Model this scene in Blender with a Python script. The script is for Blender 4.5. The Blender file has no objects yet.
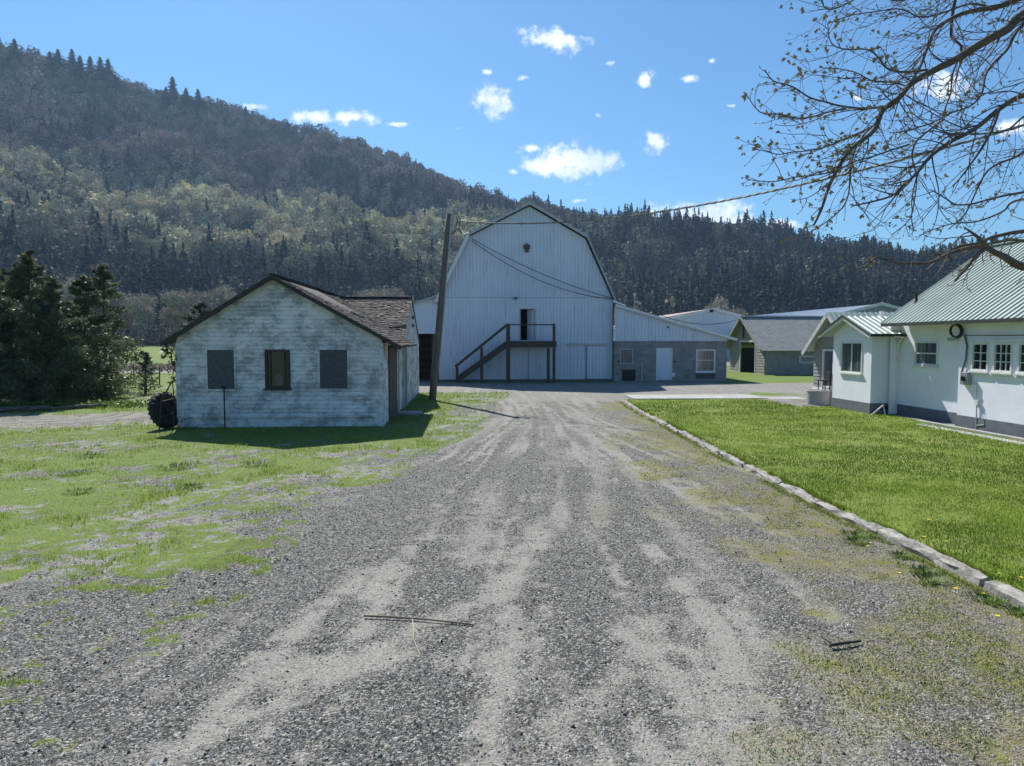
import bpy, math, random
import numpy as np
from mathutils import Vector, noise as mnoise

R = math.radians
random.seed(7); rng = np.random.default_rng(7)
scene = bpy.context.scene
COL = scene.collection

# ------------------------------------------------------------ camera
cd = bpy.data.cameras.new('camera'); cam = bpy.data.objects.new('camera', cd); COL.objects.link(cam)
cam.location = (0, 0, 2.65); cam.rotation_euler = (R(90 - 3.39), 0, R(-2.98))
cd.sensor_width = 36; cd.lens = 36 * 710 / 1024; cd.clip_start = 0.05; cd.clip_end = 20000
scene.camera = cam

# ------------------------------------------------------------ world, sun, exposure
SUN_EL, SUN_AZ = 46.0, -19.0          # azimuth measured from +Y towards +X
world = bpy.data.worlds.new('World'); scene.world = world; world.use_nodes = True
nt = world.node_tree; nt.nodes.clear(); N = nt.nodes; LK = nt.links
wout = N.new('ShaderNodeOutputWorld'); bg = N.new('ShaderNodeBackground'); LK.new(bg.outputs[0], wout.inputs[0])
bg.inputs[1].default_value = 0.069
sky = N.new('ShaderNodeTexSky'); sky.sky_type = 'NISHITA'; sky.sun_disc = False
sky.sun_elevation = R(SUN_EL); sky.sun_rotation = R(SUN_AZ)
sky.altitude = 200; sky.air_density = 1.15; sky.dust_density = 0.35; sky.ozone_density = 3.2
# fair weather clouds: placed by direction (x/y, z/y)
tc = N.new('ShaderNodeTexCoord'); sep = N.new('ShaderNodeSeparateXYZ'); LK.new(tc.outputs['Generated'], sep.inputs[0])
def wmath(op, a, b=None, c=None):
    m = N.new('ShaderNodeMath'); m.operation = op
    for i, v in enumerate((a, b, c)):
        if v is None: continue
        if isinstance(v, (int, float)): m.inputs[i].default_value = v
        else: LK.new(v, m.inputs[i])
    return m.outputs[0]
ysafe = wmath('MAXIMUM', sep.outputs[1], 0.05)
cx_ = wmath('DIVIDE', sep.outputs[0], ysafe); cz_ = wmath('DIVIDE', sep.outputs[2], ysafe)
cmb = N.new('ShaderNodeCombineXYZ'); LK.new(cx_, cmb.inputs[0]); LK.new(cz_, cmb.inputs[1])
def wnoise(scale, detail, rough=.6):
    n = N.new('ShaderNodeTexNoise'); n.inputs['Scale'].default_value = scale; n.inputs['Detail'].default_value = detail
    n.inputs['Roughness'].default_value = rough; LK.new(cmb.outputs[0], n.inputs['Vector']); return n
nA = wnoise(38, 6, .62); nB = wnoise(13, 3)
warp = N.new('ShaderNodeVectorMath'); warp.operation = 'MULTIPLY_ADD'
LK.new(nB.outputs['Color'], warp.inputs[0]); warp.inputs[1].default_value = (.035, .02, 0); warp.inputs[2].default_value = (-.0175, -.01, 0)
wv = N.new('ShaderNodeVectorMath'); wv.operation = 'ADD'; LK.new(cmb.outputs[0], wv.inputs[0]); LK.new(warp.outputs[0], wv.inputs[1])
CLOUDS = [(0.1316,0.2488,0.0585,0.0209,1),(0.10,0.2425,0.03,0.0129,1),(0.1128,0.4126,0.0413,0.0152,.92),(0.0258,0.3288,0.0248,0.0193,1),(0.2429,0.3652,0.0125,0.0139,.8),(0.3008,0.3663,0.0167,0.0056,.6),(0.3288,0.3900,0.0084,0.0042,.8),(0.2511,0.2751,0.0238,0.0140,.85),(0.0812,0.2673,0.0139,0.0069,.9),(0.0507,0.2369,0.0097,0.0056,.6),(0.0645,0.3632,0.0083,0.0034,.8),(0.1431,0.1967,0.0196,0.0035,.6),(0.3266,0.1749,0.0481,0.0147,1.3),(0.3685,0.1700,0.0352,0.0119,1.2),(0.2352,0.1733,0.0209,0.0066,1.1),(0.43,0.165,0.03,0.008,.9),(-0.1045,0.2984,0.0137,0.0041,.8),(-0.0197,0.2903,0.0110,0.0041,.5),(-0.2168,0.3047,0.0254,0.0092,1.05),(-0.1669,0.3055,0.0303,0.0092,1.0),(-0.30,0.318,0.02,0.005,.7),(0.6689,0.3635,0.0356,0.0185,1),(0.7794,0.3066,0.0244,0.0129,1),(0.5452,0.3446,0.0170,0.0057,.6),(0.1704,0.3163,0.0097,0.0070,.35),(0.19,0.385,0.014,0.006,.55),(0.02,0.37,0.012,0.005,.5),(0.36,0.33,0.012,0.004,.5),(-0.12,0.26,0.012,0.004,.6),(-1.3,.4,.1,.03,1),(1.4,.5,.12,.03,1),(2.2,.35,.15,.04,1)]
acc = None
for (x, z, rx, rz, s) in CLOUDS:
    v = N.new('ShaderNodeVectorMath'); v.operation = 'SUBTRACT'; LK.new(wv.outputs[0], v.inputs[0]); v.inputs[1].default_value = (x, z, 0)
    w = N.new('ShaderNodeVectorMath'); w.operation = 'DIVIDE'; LK.new(v.outputs[0], w.inputs[0]); w.inputs[1].default_value = (rx * 1.45, rz * 1.5, 1)
    l = N.new('ShaderNodeVectorMath'); l.operation = 'LENGTH'; LK.new(w.outputs[0], l.inputs[0])
    m = wmath('MULTIPLY_ADD', l.outputs['Value'], -1.0, s)
    acc = m if acc is None else wmath('MAXIMUM', acc, m)
dens = wmath('ADD', acc, wmath('MULTIPLY_ADD', nA.outputs['Fac'], 2.6, -1.36))
cl = N.new('ShaderNodeMapRange'); cl.interpolation_type = 'SMOOTHSTEP'; LK.new(dens, cl.inputs['Value'])
cl.inputs['From Min'].default_value = 0.0; cl.inputs['From Max'].default_value = 0.78
inblob = N.new('ShaderNodeMapRange'); LK.new(acc, inblob.inputs['Value']); inblob.inputs['From Min'].default_value = -.25; inblob.inputs['From Max'].default_value = .1
front = wmath('GREATER_THAN', sep.outputs[1], 0.06)
cfac = wmath('MULTIPLY', wmath('MULTIPLY', cl.outputs[0], inblob.outputs[0]), front)
tint = N.new('ShaderNodeMix'); tint.data_type = 'RGBA'; tint.blend_type = 'MULTIPLY'; tint.inputs[0].default_value = 1
LK.new(sky.outputs[0], tint.inputs[6]); tint.inputs[7].default_value = (.59, .95, 1.18, 1)
mixc = N.new('ShaderNodeMix'); mixc.data_type = 'RGBA'
LK.new(cfac, mixc.inputs[0]); LK.new(tint.outputs[2], mixc.inputs[6]); mixc.inputs[7].default_value = (13.5, 13.7, 14.0, 1)
cw = N.new('ShaderNodeMix'); cw.data_type = 'RGBA'; LK.new(wmath('MULTIPLY_ADD', nB.outputs['Fac'], 2.4, -.75), cw.inputs[0]); cw.inputs[6].default_value = (8.0, 9.4, 11.2, 1); cw.inputs[7].default_value = (14, 14, 14, 1); LK.new(cw.outputs[2], mixc.inputs[7])  # cloud shading painted in: noise mixes blue-grey into the white
LK.new(mixc.outputs[2], bg.inputs[0])

sl = bpy.data.lights.new('sun', 'SUN'); sl.energy = 5.0; sl.angle = R(0.53); sl.color = (1, .95, .86)
sun = bpy.data.objects.new('sun', sl); COL.objects.link(sun)
sd = Vector((math.sin(R(SUN_AZ)) * math.cos(R(SUN_EL)), math.cos(R(SUN_AZ)) * math.cos(R(SUN_EL)), math.sin(R(SUN_EL))))
sun.rotation_euler = sd.to_track_quat('Z', 'Y').to_euler(); sun.location = sd * 60
scene.view_settings.view_transform = 'Standard'; scene.view_settings.look = 'None'
scene.view_settings.exposure = 0.55; scene.view_settings.gamma = 1
scene.render.engine = 'CYCLES'
scene.cycles.max_bounces = 6; scene.cycles.volume_bounces = 0; scene.cycles.transparent_max_bounces = 6

# ------------------------------------------------------------ materials
def srgb(h):
    h = h.lstrip('#'); c = [int(h[i:i+2], 16) / 255 for i in (0, 2, 4)]
    return tuple(((x / 12.92) if x < .04045 else ((x + .055) / 1.055) ** 2.4) for x in c) + (1,)
class Mt:
    """small node builder"""
    def __init__(s, name, rough=.8, metal=0, spec=.5):
        s.m = bpy.data.materials.new(name); s.m.use_nodes = True; s.t = s.m.node_tree
        s.b = s.t.nodes['Principled BSDF']; s.b.inputs['Roughness'].default_value = rough
        s.b.inputs['Metallic'].default_value = metal; s.b.inputs['Specular IOR Level'].default_value = spec
        s.co = s.t.nodes.new('ShaderNodeTexCoord')
    def L(s, a, b): s.t.links.new(a, b)
    def noise(s, scale, detail=4, rough=.6, stretch=(1,1,1), dist=0):
        mp = s.t.nodes.new('ShaderNodeMapping'); mp.inputs['Scale'].default_value = stretch; s.L(s.co.outputs['Object'], mp.inputs[0])
        n = s.t.nodes.new('ShaderNodeTexNoise'); n.inputs['Scale'].default_value = scale; n.inputs['Detail'].default_value = detail
        n.inputs['Roughness'].default_value = rough; n.inputs['Distortion'].default_value = dist; s.L(mp.outputs[0], n.inputs['Vector']); return n.outputs['Fac']
    def ramp(s, v, a, b, lo=0.0, hi=1.0):
        r = s.t.nodes.new('ShaderNodeMapRange'); s.L(v, r.inputs[0]); r.inputs[1].default_value = a; r.inputs[2].default_value = b
        r.inputs[3].default_value = lo; r.inputs[4].default_value = hi; return r.outputs[0]
    def math(s, op, a, b=None):
        m = s.t.nodes.new('ShaderNodeMath'); m.operation = op
        for i, v in enumerate((a, b)):
            if v is None: continue
            if isinstance(v, (int, float)): m.inputs[i].default_value = v
            else: s.L(v, m.inputs[i])
        return m.outputs[0]
    def mix(s, f, a, b, mode='MIX'):
        m = s.t.nodes.new('ShaderNodeMix'); m.data_type = 'RGBA'; m.blend_type = mode
        if isinstance(f, (int, float)): m.inputs[0].default_value = f
        else: s.L(f, m.inputs[0])
        for i, v in ((6, a), (7, b)):
            if isinstance(v, tuple): m.inputs[i].default_value = v if len(v) == 4 else v + (1,)
            else: s.L(v, m.inputs[i])
        return m.outputs[2]
    def attr(s, name, out='Color'):
        a = s.t.nodes.new('ShaderNodeAttribute'); a.attribute_name = name; return a.outputs[out]
    def color(s, c):
        if isinstance(c, tuple): s.b.inputs['Base Color'].default_value = c if len(c) == 4 else c + (1,)
        else: s.L(c, s.b.inputs['Base Color'])
        return s
    def bump(s, h, strength=.3, dist=.02):
        n = s.t.nodes.new('ShaderNodeBump'); n.inputs['Strength'].default_value = strength; n.inputs['Distance'].default_value = dist
        s.L(h, n.inputs['Height']); s.L(n.outputs[0], s.b.inputs['Normal']); return s
def plain(name, c, rough=.7, metal=0, var=.25, scale=6, stretch=(1,1,1), bump=0):
    m = Mt(name, rough, metal); n = m.noise(scale, 5, .65, stretch)
    d = tuple(x * (1 - var) for x in c[:3]); e = tuple(min(1, x * (1 + var)) for x in c[:3])
    m.color(m.mix(m.ramp(n, .3, .7), d, e))
    if bump: m.bump(n, bump)
    return m.m

M = {}
# peeling white clapboard
m = Mt('peeling_white_paint', .8)
n1 = m.noise(1.3, 6, .75, (1, 1, 1.6)); n2 = m.noise(45, 6, .85, (1, 1, 1.5)); n3 = m.noise(60, 3, .6, (.4, .4, 3)); n4 = m.noise(.7, 3)
paint = m.mix(m.ramp(n4, .3, .7), (.66, .635, .665), (.90, .87, .885))
wood = m.mix(n3, (.06, .06, .06), (.22, .215, .20))
peel = m.ramp(m.math('ADD', m.math('MULTIPLY', n1, .62), m.math('MULTIPLY', n2, .6)), .59, .66)
m.color(m.mix(m.math('MULTIPLY', peel, .72), paint, wood)).bump(n2, .35, .01); M['peel'] = m.m
# barn metal
def barn_mat(name, c0, c1, stain):
    m = Mt(name, .5, 0, .4); n1 = m.noise(.5, 4, .6, (4, 4, .35)); n2 = m.noise(3, 5, .7, (5, 5, .25)); n3 = m.noise(.25, 3)
    base = m.mix(m.ramp(n3, .3, .7), c0, c1)
    st = m.math('MULTIPLY', m.ramp(n2, .53, .68), m.ramp(n1, .47, .62))
    m.color(m.mix(m.math('MULTIPLY', st, .85), base, stain)).bump(n2, .05); return m.m
M['barn'] = barn_mat('white_barn_metal', (.56, .625, .725), (.68, .735, .82), (.22, .20, .16))
M['white'] = plain('white_trim_paint', (.68, .68, .67), .55, 0, .12, 5)
M['dirty_white'] = plain('dirty_white_paint', (.5, .5, .48), .7, 0, .3, 9, (1, 1, .4))
M['stucco'] = (lambda m: (m.color(m.mix(m.ramp(m.noise(1.2, 5), .35, .7), (.74, .75, .835), (.84, .845, .90))).bump(m.noise(70, 3), .25, .006), m.m)[1])(Mt('white_stucco', .85))
M['found'] = plain('grey_foundation_paint', (.13, .145, .17), .85, 0, .2, 4, bump=.2)
# block wall
m = Mt('concrete_block', .9); br = m.t.nodes.new('ShaderNodeTexBrick'); mp = m.t.nodes.new('ShaderNodeMapping')
mp.inputs['Rotation'].default_value = (R(90), 0, 0); m.L(m.co.outputs['Object'], mp.inputs[0]); m.L(mp.outputs[0], br.inputs['Vector'])
br.inputs['Scale'].default_value = 1; br.inputs['Brick Width'].default_value = .4; br.inputs['Row Height'].default_value = .2; br.inputs['Mortar Size'].default_value = .010
br.inputs['Color1'].default_value = (.20, .20, .20, 1); br.inputs['Color2'].default_value = (.30, .30, .295, 1); br.inputs['Mortar'].default_value = (.30, .30, .30, 1)
m.color(m.mix(m.ramp(m.noise(1.5, 5), .35, .65, 0, .5), br.outputs['Color'], (.19, .19, .195))).bump(br.outputs['Fac'], -.3, .01); M['block'] = m.m
M['old_grey_siding'] = plain('weathered_grey_siding', (.27, .265, .24), .9, 0, .3, 5, (1, 1, 5))
M['grey_stucco'] = plain('grey_parged_wall', (.24, .245, .235), .9, 0, .2, 2)
M['green_roof'] = (lambda m: (m.color(m.mix(m.ramp(m.noise(.8, 5), .35, .7), (.29, .36, .32), (.38, .45, .40))), m.m)[1])(Mt('pale_green_roof_metal', .38, .0, .5))
M['green_trim'] = plain('dark_green_trim', (.02, .035, .03), .85)
M['grey_roof'] = plain('old_galvanised_roof', (.22, .235, .23), .75, 0, .3, 2, (1, 3, 3))
M['white_roof'] = plain('white_roof_metal', (.62, .66, .72), .4, 0, .08, 1)
M['rust_roof'] = plain('rusty_red_roof', (.28, .2, .18), .7, 0, .4, 1)
m = Mt('mossy_wood_shakes', .95); 
cs = m.mix(m.attr('shade', 'Fac'), (.035, .028, .026), (.19, .15, .135))
m.color(m.mix(m.math('MULTIPLY', m.ramp(m.noise(5, 5, .7), .5, .62), .7), cs, (.13, .135, .10))).bump(m.noise(40, 4, .6, (1, 1, 1)), .5, .01); M['shake'] = m.m
M['dark_wood'] = plain('dark_weathered_wood', (.055, .045, .04), .85, 0, .4, 8, (1, 1, 4), .3)
M['deck_wood'] = plain('brown_deck_wood', (.075, .055, .045), .8, 0, .4, 6, (1, 1, 3), .2)
M['brown_board'] = plain('bare_brown_boards', (.12, .085, .07), .85, 0, .4, 7, (6, 6, .6), .2)
M['plywood'] = plain('grey_weathered_plywood', (.095, .095, .10), .9, 0, .75, 24, (1, 1, 1), .2)
M['black'] = plain('near_black', (.012, .012, .013), .6, 0, .2)
M['rubber'] = plain('old_black_rubber', (.018, .017, .017), .8, 0, .3, 12)
M['rust'] = plain('rusty_iron', (.09, .05, .035), .8, .3, .5, 15)
m = Mt('window_glass', .06, 0, .8); m.color((.018, .024, .03)); M['glass'] = m.m
m = Mt('curtained_glass', .12, 0, .8); m.color(m.mix(m.ramp(m.noise(6, 2, .5, (3, 3, .1)), .42, .58), (.03, .04, .045), (.13, .15, .15))); M['glass_curtain'] = m.m
M['galv'] = plain('galvanised_metal', (.34, .36, .38), .45, .5, .15)
M['pole'] = plain('weathered_pole_wood', (.15, .125, .105), .9, 0, .35, 5, (6, 6, .4), .3)
M['cable'] = plain('twisted_cable', (.20, .20, .20), .6, 0, .7, 5, (1, 1, 1))
M['wire'] = plain('dark_wire', (.03, .03, .035), .6)
M['concrete'] = plain('pale_concrete', (.36, .355, .34), .9, 0, .2, 1.3, bump=.15)
M['curb'] = (lambda m: (m.color(m.mix(m.ramp(m.noise(7, 6, .7, (1, .6, 1)), .4, .66), (.40, .38, .345), (.15, .145, .13))).bump(m.noise(22, 5, .7), .8, .02), m.m)[1])(Mt('weathered_curb', .95))
M['bark'] = plain('grey_brown_bark', (.12, .10, .085), .9, 0, .45, 14, (1, 1, 1), .5)
M['twig'] = plain('reddish_twig', (.10, .072, .062), .75, 0, .3, 3)
M['bud'] = plain('opening_bud', (.32, .27, .13), .7, 0, .4, 3)
M['dandelion'] = plain('dandelion_yellow', (.75, .6, .02), .7, 0, .1)
M['stem'] = plain('green_stem', (.08, .15, .03), .7)
M['dry_stick'] = plain('dry_stick_wood', (.22, .17, .12), .85, 0, .4, 20)
M['straw'] = plain('pale_straw', (.5, .43, .3), .8, 0, .2)
def leafmat(name, a, b, rough=.6, trans=.0):
    m = Mt(name, rough, 0, .35); c = m.mix(m.attr('shade', 'Fac'), a, b); m.color(c)
    if trans:
        t = m.t.nodes.new('ShaderNodeBsdfTranslucent'); m.L(c, t.inputs[0]); mx = m.t.nodes.new('ShaderNodeMixShader'); mx.inputs[0].default_value = trans
        m.L(m.b.outputs[0], mx.inputs[1]); m.L(t.outputs[0], mx.inputs[2]); m.L(mx.outputs[0], m.t.nodes['Material Output'].inputs[0])
    return m.m
M['juniper'] = leafmat('juniper_foliage', (.035, .05, .026), (.28, .31, .18), .5, .25)
M['grassblade'] = leafmat('grass_blade', (.10, .165, .015), (.27, .345, .05), .5, .35)
M['weed'] = leafmat('weed_leaf', (.06, .11, .018), (.17, .26, .045), .5, .35)
M['shrubleaf'] = leafmat('shrub_leaf', (.03, .04, .02), (.11, .12, .07), .6, .1)
m = Mt('forest_crowns', .9, 0, .1); m.color(m.attr('col')); M['forest'] = m.m
m = Mt('bare_crown_twigs', .9, 0, .1); m.color(m.mix(m.attr('shade', 'Fac'), (.24, .20, .155), (.56, .49, .38))); M['baretwig'] = m.m
m = Mt('conifer_crown', .9, 0, .1); m.color(m.mix(m.attr('shade', 'Fac'), (.012, .024, .016), (.045, .065, .04))); M['conifer'] = m.m
m = Mt('gravel_stone', .95, 0, .05); m.color(m.mix(m.attr('shade', 'Fac'), (.065, .062, .056), (.60, .58, .54))); M['stone'] = m.m

# ------------------------------------------------------------ object helpers
def wloc(o):
    p = Vector((0, 0, 0))
    while o: p += o.location; o = o.parent
    return p
def link(name, me, mat, parent=None, origin=None):
    """me holds world coordinates; shift them to the object's own origin"""
    o = bpy.data.objects.new(name, me); COL.objects.link(o)
    if mat is not None and not me.materials: me.materials.append(mat)
    if parent:
        o.parent = parent; off = wloc(parent)
    else:
        off = Vector(origin) if origin else Vector((0, 0, 0)); o.location = off
    if off.length:
        n = len(me.vertices); a = np.empty(n * 3, 'f'); me.vertices.foreach_get('co', a)
        a = a.reshape(-1, 3) - np.array(off, 'f'); me.vertices.foreach_set('co', a.ravel()); me.update()
    return o
def tag(o, label=None, cat=None, group=None, kind=None):
    if label: o['label'] = label
    if cat: o['category'] = cat
    if group: o['group'] = group
    if kind: o['kind'] = kind
    return o
def thing(name, label, cat, loc=(0, 0, 0), group=None):
    o = bpy.data.objects.new(name, None); COL.objects.link(o); o.location = loc; o.empty_display_size = .2
    return tag(o, label, cat, group)
def copy_tree(o, parent=None):
    c = o.copy(); COL.objects.link(c)
    if parent: c.parent = parent
    for ch in list(o.children): copy_tree(ch, c)
    return c
class MB:
    def __init__(s): s.v = []; s.f = []; s.ch = []
    def add(s, vs, fs):
        s.ch.append((len(s.v), len(s.f))); k = len(s.v); s.v += [tuple(p) for p in vs]; s.f += [tuple(i + k for i in f) for f in fs]; return s
    def box(s, x0, x1, y0, y1, z0, z1):
        return s.add([(x, y, z) for z in (z0, z1) for y in (y0, y1) for x in (x0, x1)],
                     [(0, 2, 3, 1), (4, 5, 7, 6), (0, 1, 5, 4), (2, 6, 7, 3), (0, 4, 6, 2), (1, 3, 7, 5)])
    def beam(s, a, b, w, h, up=(0, 0, 1)):
        a = Vector(a); b = Vector(b); d = (b - a).normalized(); u = Vector(up)
        r = d.cross(u); r = (r.normalized() if r.length > 1e-4 else Vector((1, 0, 0))) * w / 2; u = r.cross(d).normalized() * h / 2
        vs = [p + i * r + j * u for p in (a, b) for i, j in ((-1, -1), (1, -1), (1, 1), (-1, 1))]
        return s.add(vs, [(0, 3, 2, 1), (4, 5, 6, 7), (0, 1, 5, 4), (1, 2, 6, 5), (2, 3, 7, 6), (3, 0, 4, 7)])
    def prism(s, poly, dvec):
        n = len(poly); d = Vector(dvec); vs = [Vector(p) for p in poly] + [Vector(p) + d for p in poly]
        return s.add(vs, [tuple(range(n)), tuple(reversed(range(n, 2 * n)))] + [(i, i + n, (i + 1) % n + n, (i + 1) % n) for i in range(n)])
    def tube(s, pts, r, n=8, r1=None, cap=True):
        pts = [Vector(p) for p in pts]; m = len(pts); vs = []; u = None
        for i, p in enumerate(pts):
            d = (pts[min(i + 1, m - 1)] - pts[max(i - 1, 0)])
            d = d.normalized() if d.length > 1e-9 else Vector((0, 0, 1))
            if u is None: u = d.orthogonal().normalized()
            else:
                u = u - d * u.dot(d); u = u.normalized() if u.length > 1e-6 else d.orthogonal().normalized()
            w = d.cross(u); rr = r if r1 is None else r + (r1 - r) * i / max(1, m - 1)
            for k in range(n):
                a = 2 * math.pi * k / n; vs.append(p + (u * math.cos(a) + w * math.sin(a)) * rr)
        fs = [(i * n + k, i * n + (k + 1) % n, (i + 1) * n + (k + 1) % n, (i + 1) * n + k) for i in range(m - 1) for k in range(n)]
        if cap: fs += [tuple(reversed(range(n))), tuple(range((m - 1) * n, m * n))]
        return s.add(vs, fs)
    def sheet(s, prof, lo, hi, holes, mp):
        """prof: [(u,h)] profile; sheet spans v in [lo(u),hi(u)] less holes (ua,ub,va,vb); mp(u,v,h)->xyz"""
        us = set()
        for (ua, ub, va, vb) in holes: us |= {ua, ub}
        P = []
        for (u0, h0), (u1, h1) in zip(prof, prof[1:]):
            cuts = sorted(x for x in us if u0 < x < u1)
            a = [u0] + cuts + [u1]
            for p, q in zip(a, a[1:]):
                f = lambda x: h0 + (h1 - h0) * ((x - u0) / (u1 - u0) if u1 != u0 else 0)
                P.append((p, f(p) if u1 != u0 else h0, q, f(q) if u1 != u0 else h1))
        for (p, hp, q, hq) in P:
            mid = (p + q) / 2
            iv = [(0.0, 1.0, None)]
            lp, hpv, lq, hqv = lo(p), hi(p), lo(q), hi(q)
            segs = [((lp, lq), (hpv, hqv))]
            for (ua, ub, va, vb) in holes:
                if ua - 1e-9 <= mid <= ub + 1e-9:
                    new = []
                    for (bt, tp) in segs:
                        b, t = sum(bt) / 2, sum(tp) / 2
                        if vb <= b or va >= t: new.append((bt, tp)); continue
                        if va > b: new.append((bt, (va, va)))
                        if vb < t: new.append(((vb, vb), tp))
                    segs = new
            for (bt, tp) in segs:
                if tp[0] - bt[0] < 1e-4 and tp[1] - bt[1] < 1e-4: continue
                s.add([mp(p, bt[0], hp), mp(q, bt[1], hq), mp(q, max(tp[1], bt[1]), hq), mp(p, max(tp[0], bt[0]), hp)], [(0, 1, 2, 3)])
        return s
    def build_each(s, name, mat, parent):
        for (a, b), (c, d) in zip(s.ch, s.ch[1:] + [(len(s.v), len(s.f))]):
            t = MB(); t.v = s.v[a:c]; t.f = [tuple(i - a for i in f) for f in s.f[b:d]]; t.build(name, mat, parent)
    def build(s, name, mat, parent=None, origin=None, smooth=False, bevel=0):
        me = bpy.data.meshes.new(name); me.from_pydata(s.v, [], s.f); me.update()
        if smooth: me.polygons.foreach_set('use_smooth', [True] * len(me.polygons))
        o = link(name, me, mat, parent, origin)
        if bevel:
            b = o.modifiers.new('bevel', 'BEVEL'); b.width = bevel; b.segments = 2; b.limit_method = 'ANGLE'
        return o
def box(name, mat, parent, *a, bevel=0, origin=None):
    return MB().box(*a).build(name, mat, parent, origin=origin, bevel=bevel)
def ribs(u0, u1, pitch, rib=.05, h=.02, breaks=()):
    out = []; u = u0
    while u < u1 - 1e-6:
        e = min(u + pitch, u1)
        out += [(u, 0)]
        if e - u > rib + .02:
            out += [(e - rib, 0), (e - rib * .75, h), (e - rib * .25, h)]
        u = e
    out.append((u1, 0)); out += [(b, 0) for b in breaks]
    return sorted(out)
def laps(z0, z1, e, h=.018):
    out = []; z = z0
    while z < z1 - 1e-6:
        q = min(z + e, z1); out += [(z, h), (q - .010, h * .3), (q - .010, -.012), (q, -.012)]; z = q
    return out
def tri_mesh(name, V, mat, shade=None, col=None, parent=None, origin=None, per=3):
    """V (n*per,3) unshared polygons of `per` corners"""
    V = np.ascontiguousarray(V, 'f'); n = len(V); me = bpy.data.meshes.new(name)
    me.vertices.add(n); me.vertices.foreach_set('co', V.ravel()); me.loops.add(n); me.loops.foreach_set('vertex_index', np.arange(n, dtype='i'))
    k = n // per; me.polygons.add(k); me.polygons.foreach_set('loop_start', np.arange(0, n, per, dtype='i'))
    try: me.polygons.foreach_set('loop_total', np.full(k, per, 'i'))
    except Exception: pass
    me.update(calc_edges=True)
    if shade is not None:
        a = me.attributes.new('shade', 'FLOAT', 'FACE'); a.data.foreach_set('value', np.ascontiguousarray(shade, 'f'))
    if col is not None:
        a = me.attributes.new('col', 'FLOAT_COLOR', 'FACE'); c = np.ones((k, 4), 'f'); c[:, :3] = col; a.data.foreach_set('color', c.ravel())
    return link(name, me, mat, parent, origin)
def rand_tris(C, size, flat=0.0, up=None):
    """a triangle of random attitude round every centre in C"""
    n = len(C); a = rng.normal(size=(n, 3)); a /= np.linalg.norm(a, axis=1)[:, None]
    b = np.cross(a, rng.normal(size=(n, 3))); b /= np.linalg.norm(b, axis=1)[:, None]
    if flat: a[:, 2] *= (1 - flat); b[:, 2] *= (1 - flat)
    s = (size * rng.uniform(.6, 1.4, n))[:, None] if np.isscalar(size) else (size * rng.uniform(.6, 1.4, n))[:, None]
    V = np.stack([C + a * s * .6, C - a * s * .4 + b * s * .5, C - a * s * .4 - b * s * .5], 1)
    return V.reshape(-1, 3)

# ------------------------------------------------------------ numpy value noise
_tab = rng.random((256, 256)).astype('f')
def vnoise(x, y):
    xi = np.floor(x).astype(int); yi = np.floor(y).astype(int); fx = x - xi; fy = y - yi
    fx = fx * fx * (3 - 2 * fx); fy = fy * fy * (3 - 2 * fy); a = xi & 255; b = yi & 255; a1 = (a + 1) & 255; b1 = (b + 1) & 255
    return (_tab[a, b] * (1 - fx) + _tab[a1, b] * fx) * (1 - fy) + (_tab[a, b1] * (1 - fx) + _tab[a1, b1] * fx) * fy
def fbm(x, y, o=4, rough=.55):
    t = 0; w = 1; s = 0
    for i in range(o):
        t = t + w * vnoise(x * 2 ** i + 17.3 * i, y * 2 ** i + 9.1 * i); s += w; w *= rough
    return t / s
def sstep(x, a, b):
    t = np.clip((x - a) / (b - a), 0, 1); return t * t * (3 - 2 * t)
# plan of the yard, in metres
GB_Y = [0, 6.85, 7.36, 8.89, 11.25, 12.7, 14.1, 17.3, 20, 23.8, 30, 34.8, 36.6]
GB_X = [-5.2, -4.7, -4.4, -4.15, -4.2, -3.3, -2.75, -2.35, -1.35, -.85, -.45, .3, .6]
CURB = [(6.45, 30.6), (6.27, 28.5), (6.08, 25.8), (5.95, 22), (5.83, 19.0), (5.70, 16.5), (5.62, 14.4), (5.56, 12.4), (5.54, 10.8), (5.53, 9.4), (5.50, 8.2), (5.47, 7.2), (5.46, 6.3), (5.42, 5.3), (5.36, 4.2), (5.3, 2.5)]
cy_ = np.array([c[1] for c in CURB][::-1]); cx2 = np.array([c[0] for c in CURB][::-1])
def curb_x(y): return np.interp(y, cy_, cx2)
def poly_dist(x, y, pts):
    d = np.full(np.shape(x), 1e9)
    for (ax, ay), (bx, by) in zip(pts, pts[1:]):
        ux, uy = bx - ax, by - ay; t = np.clip(((x - ax) * ux + (y - ay) * uy) / (ux * ux + uy * uy), 0, 1)
        d = np.minimum(d, np.hypot(x - ax - t * ux, y - ay - t * uy))
    return d
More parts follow.
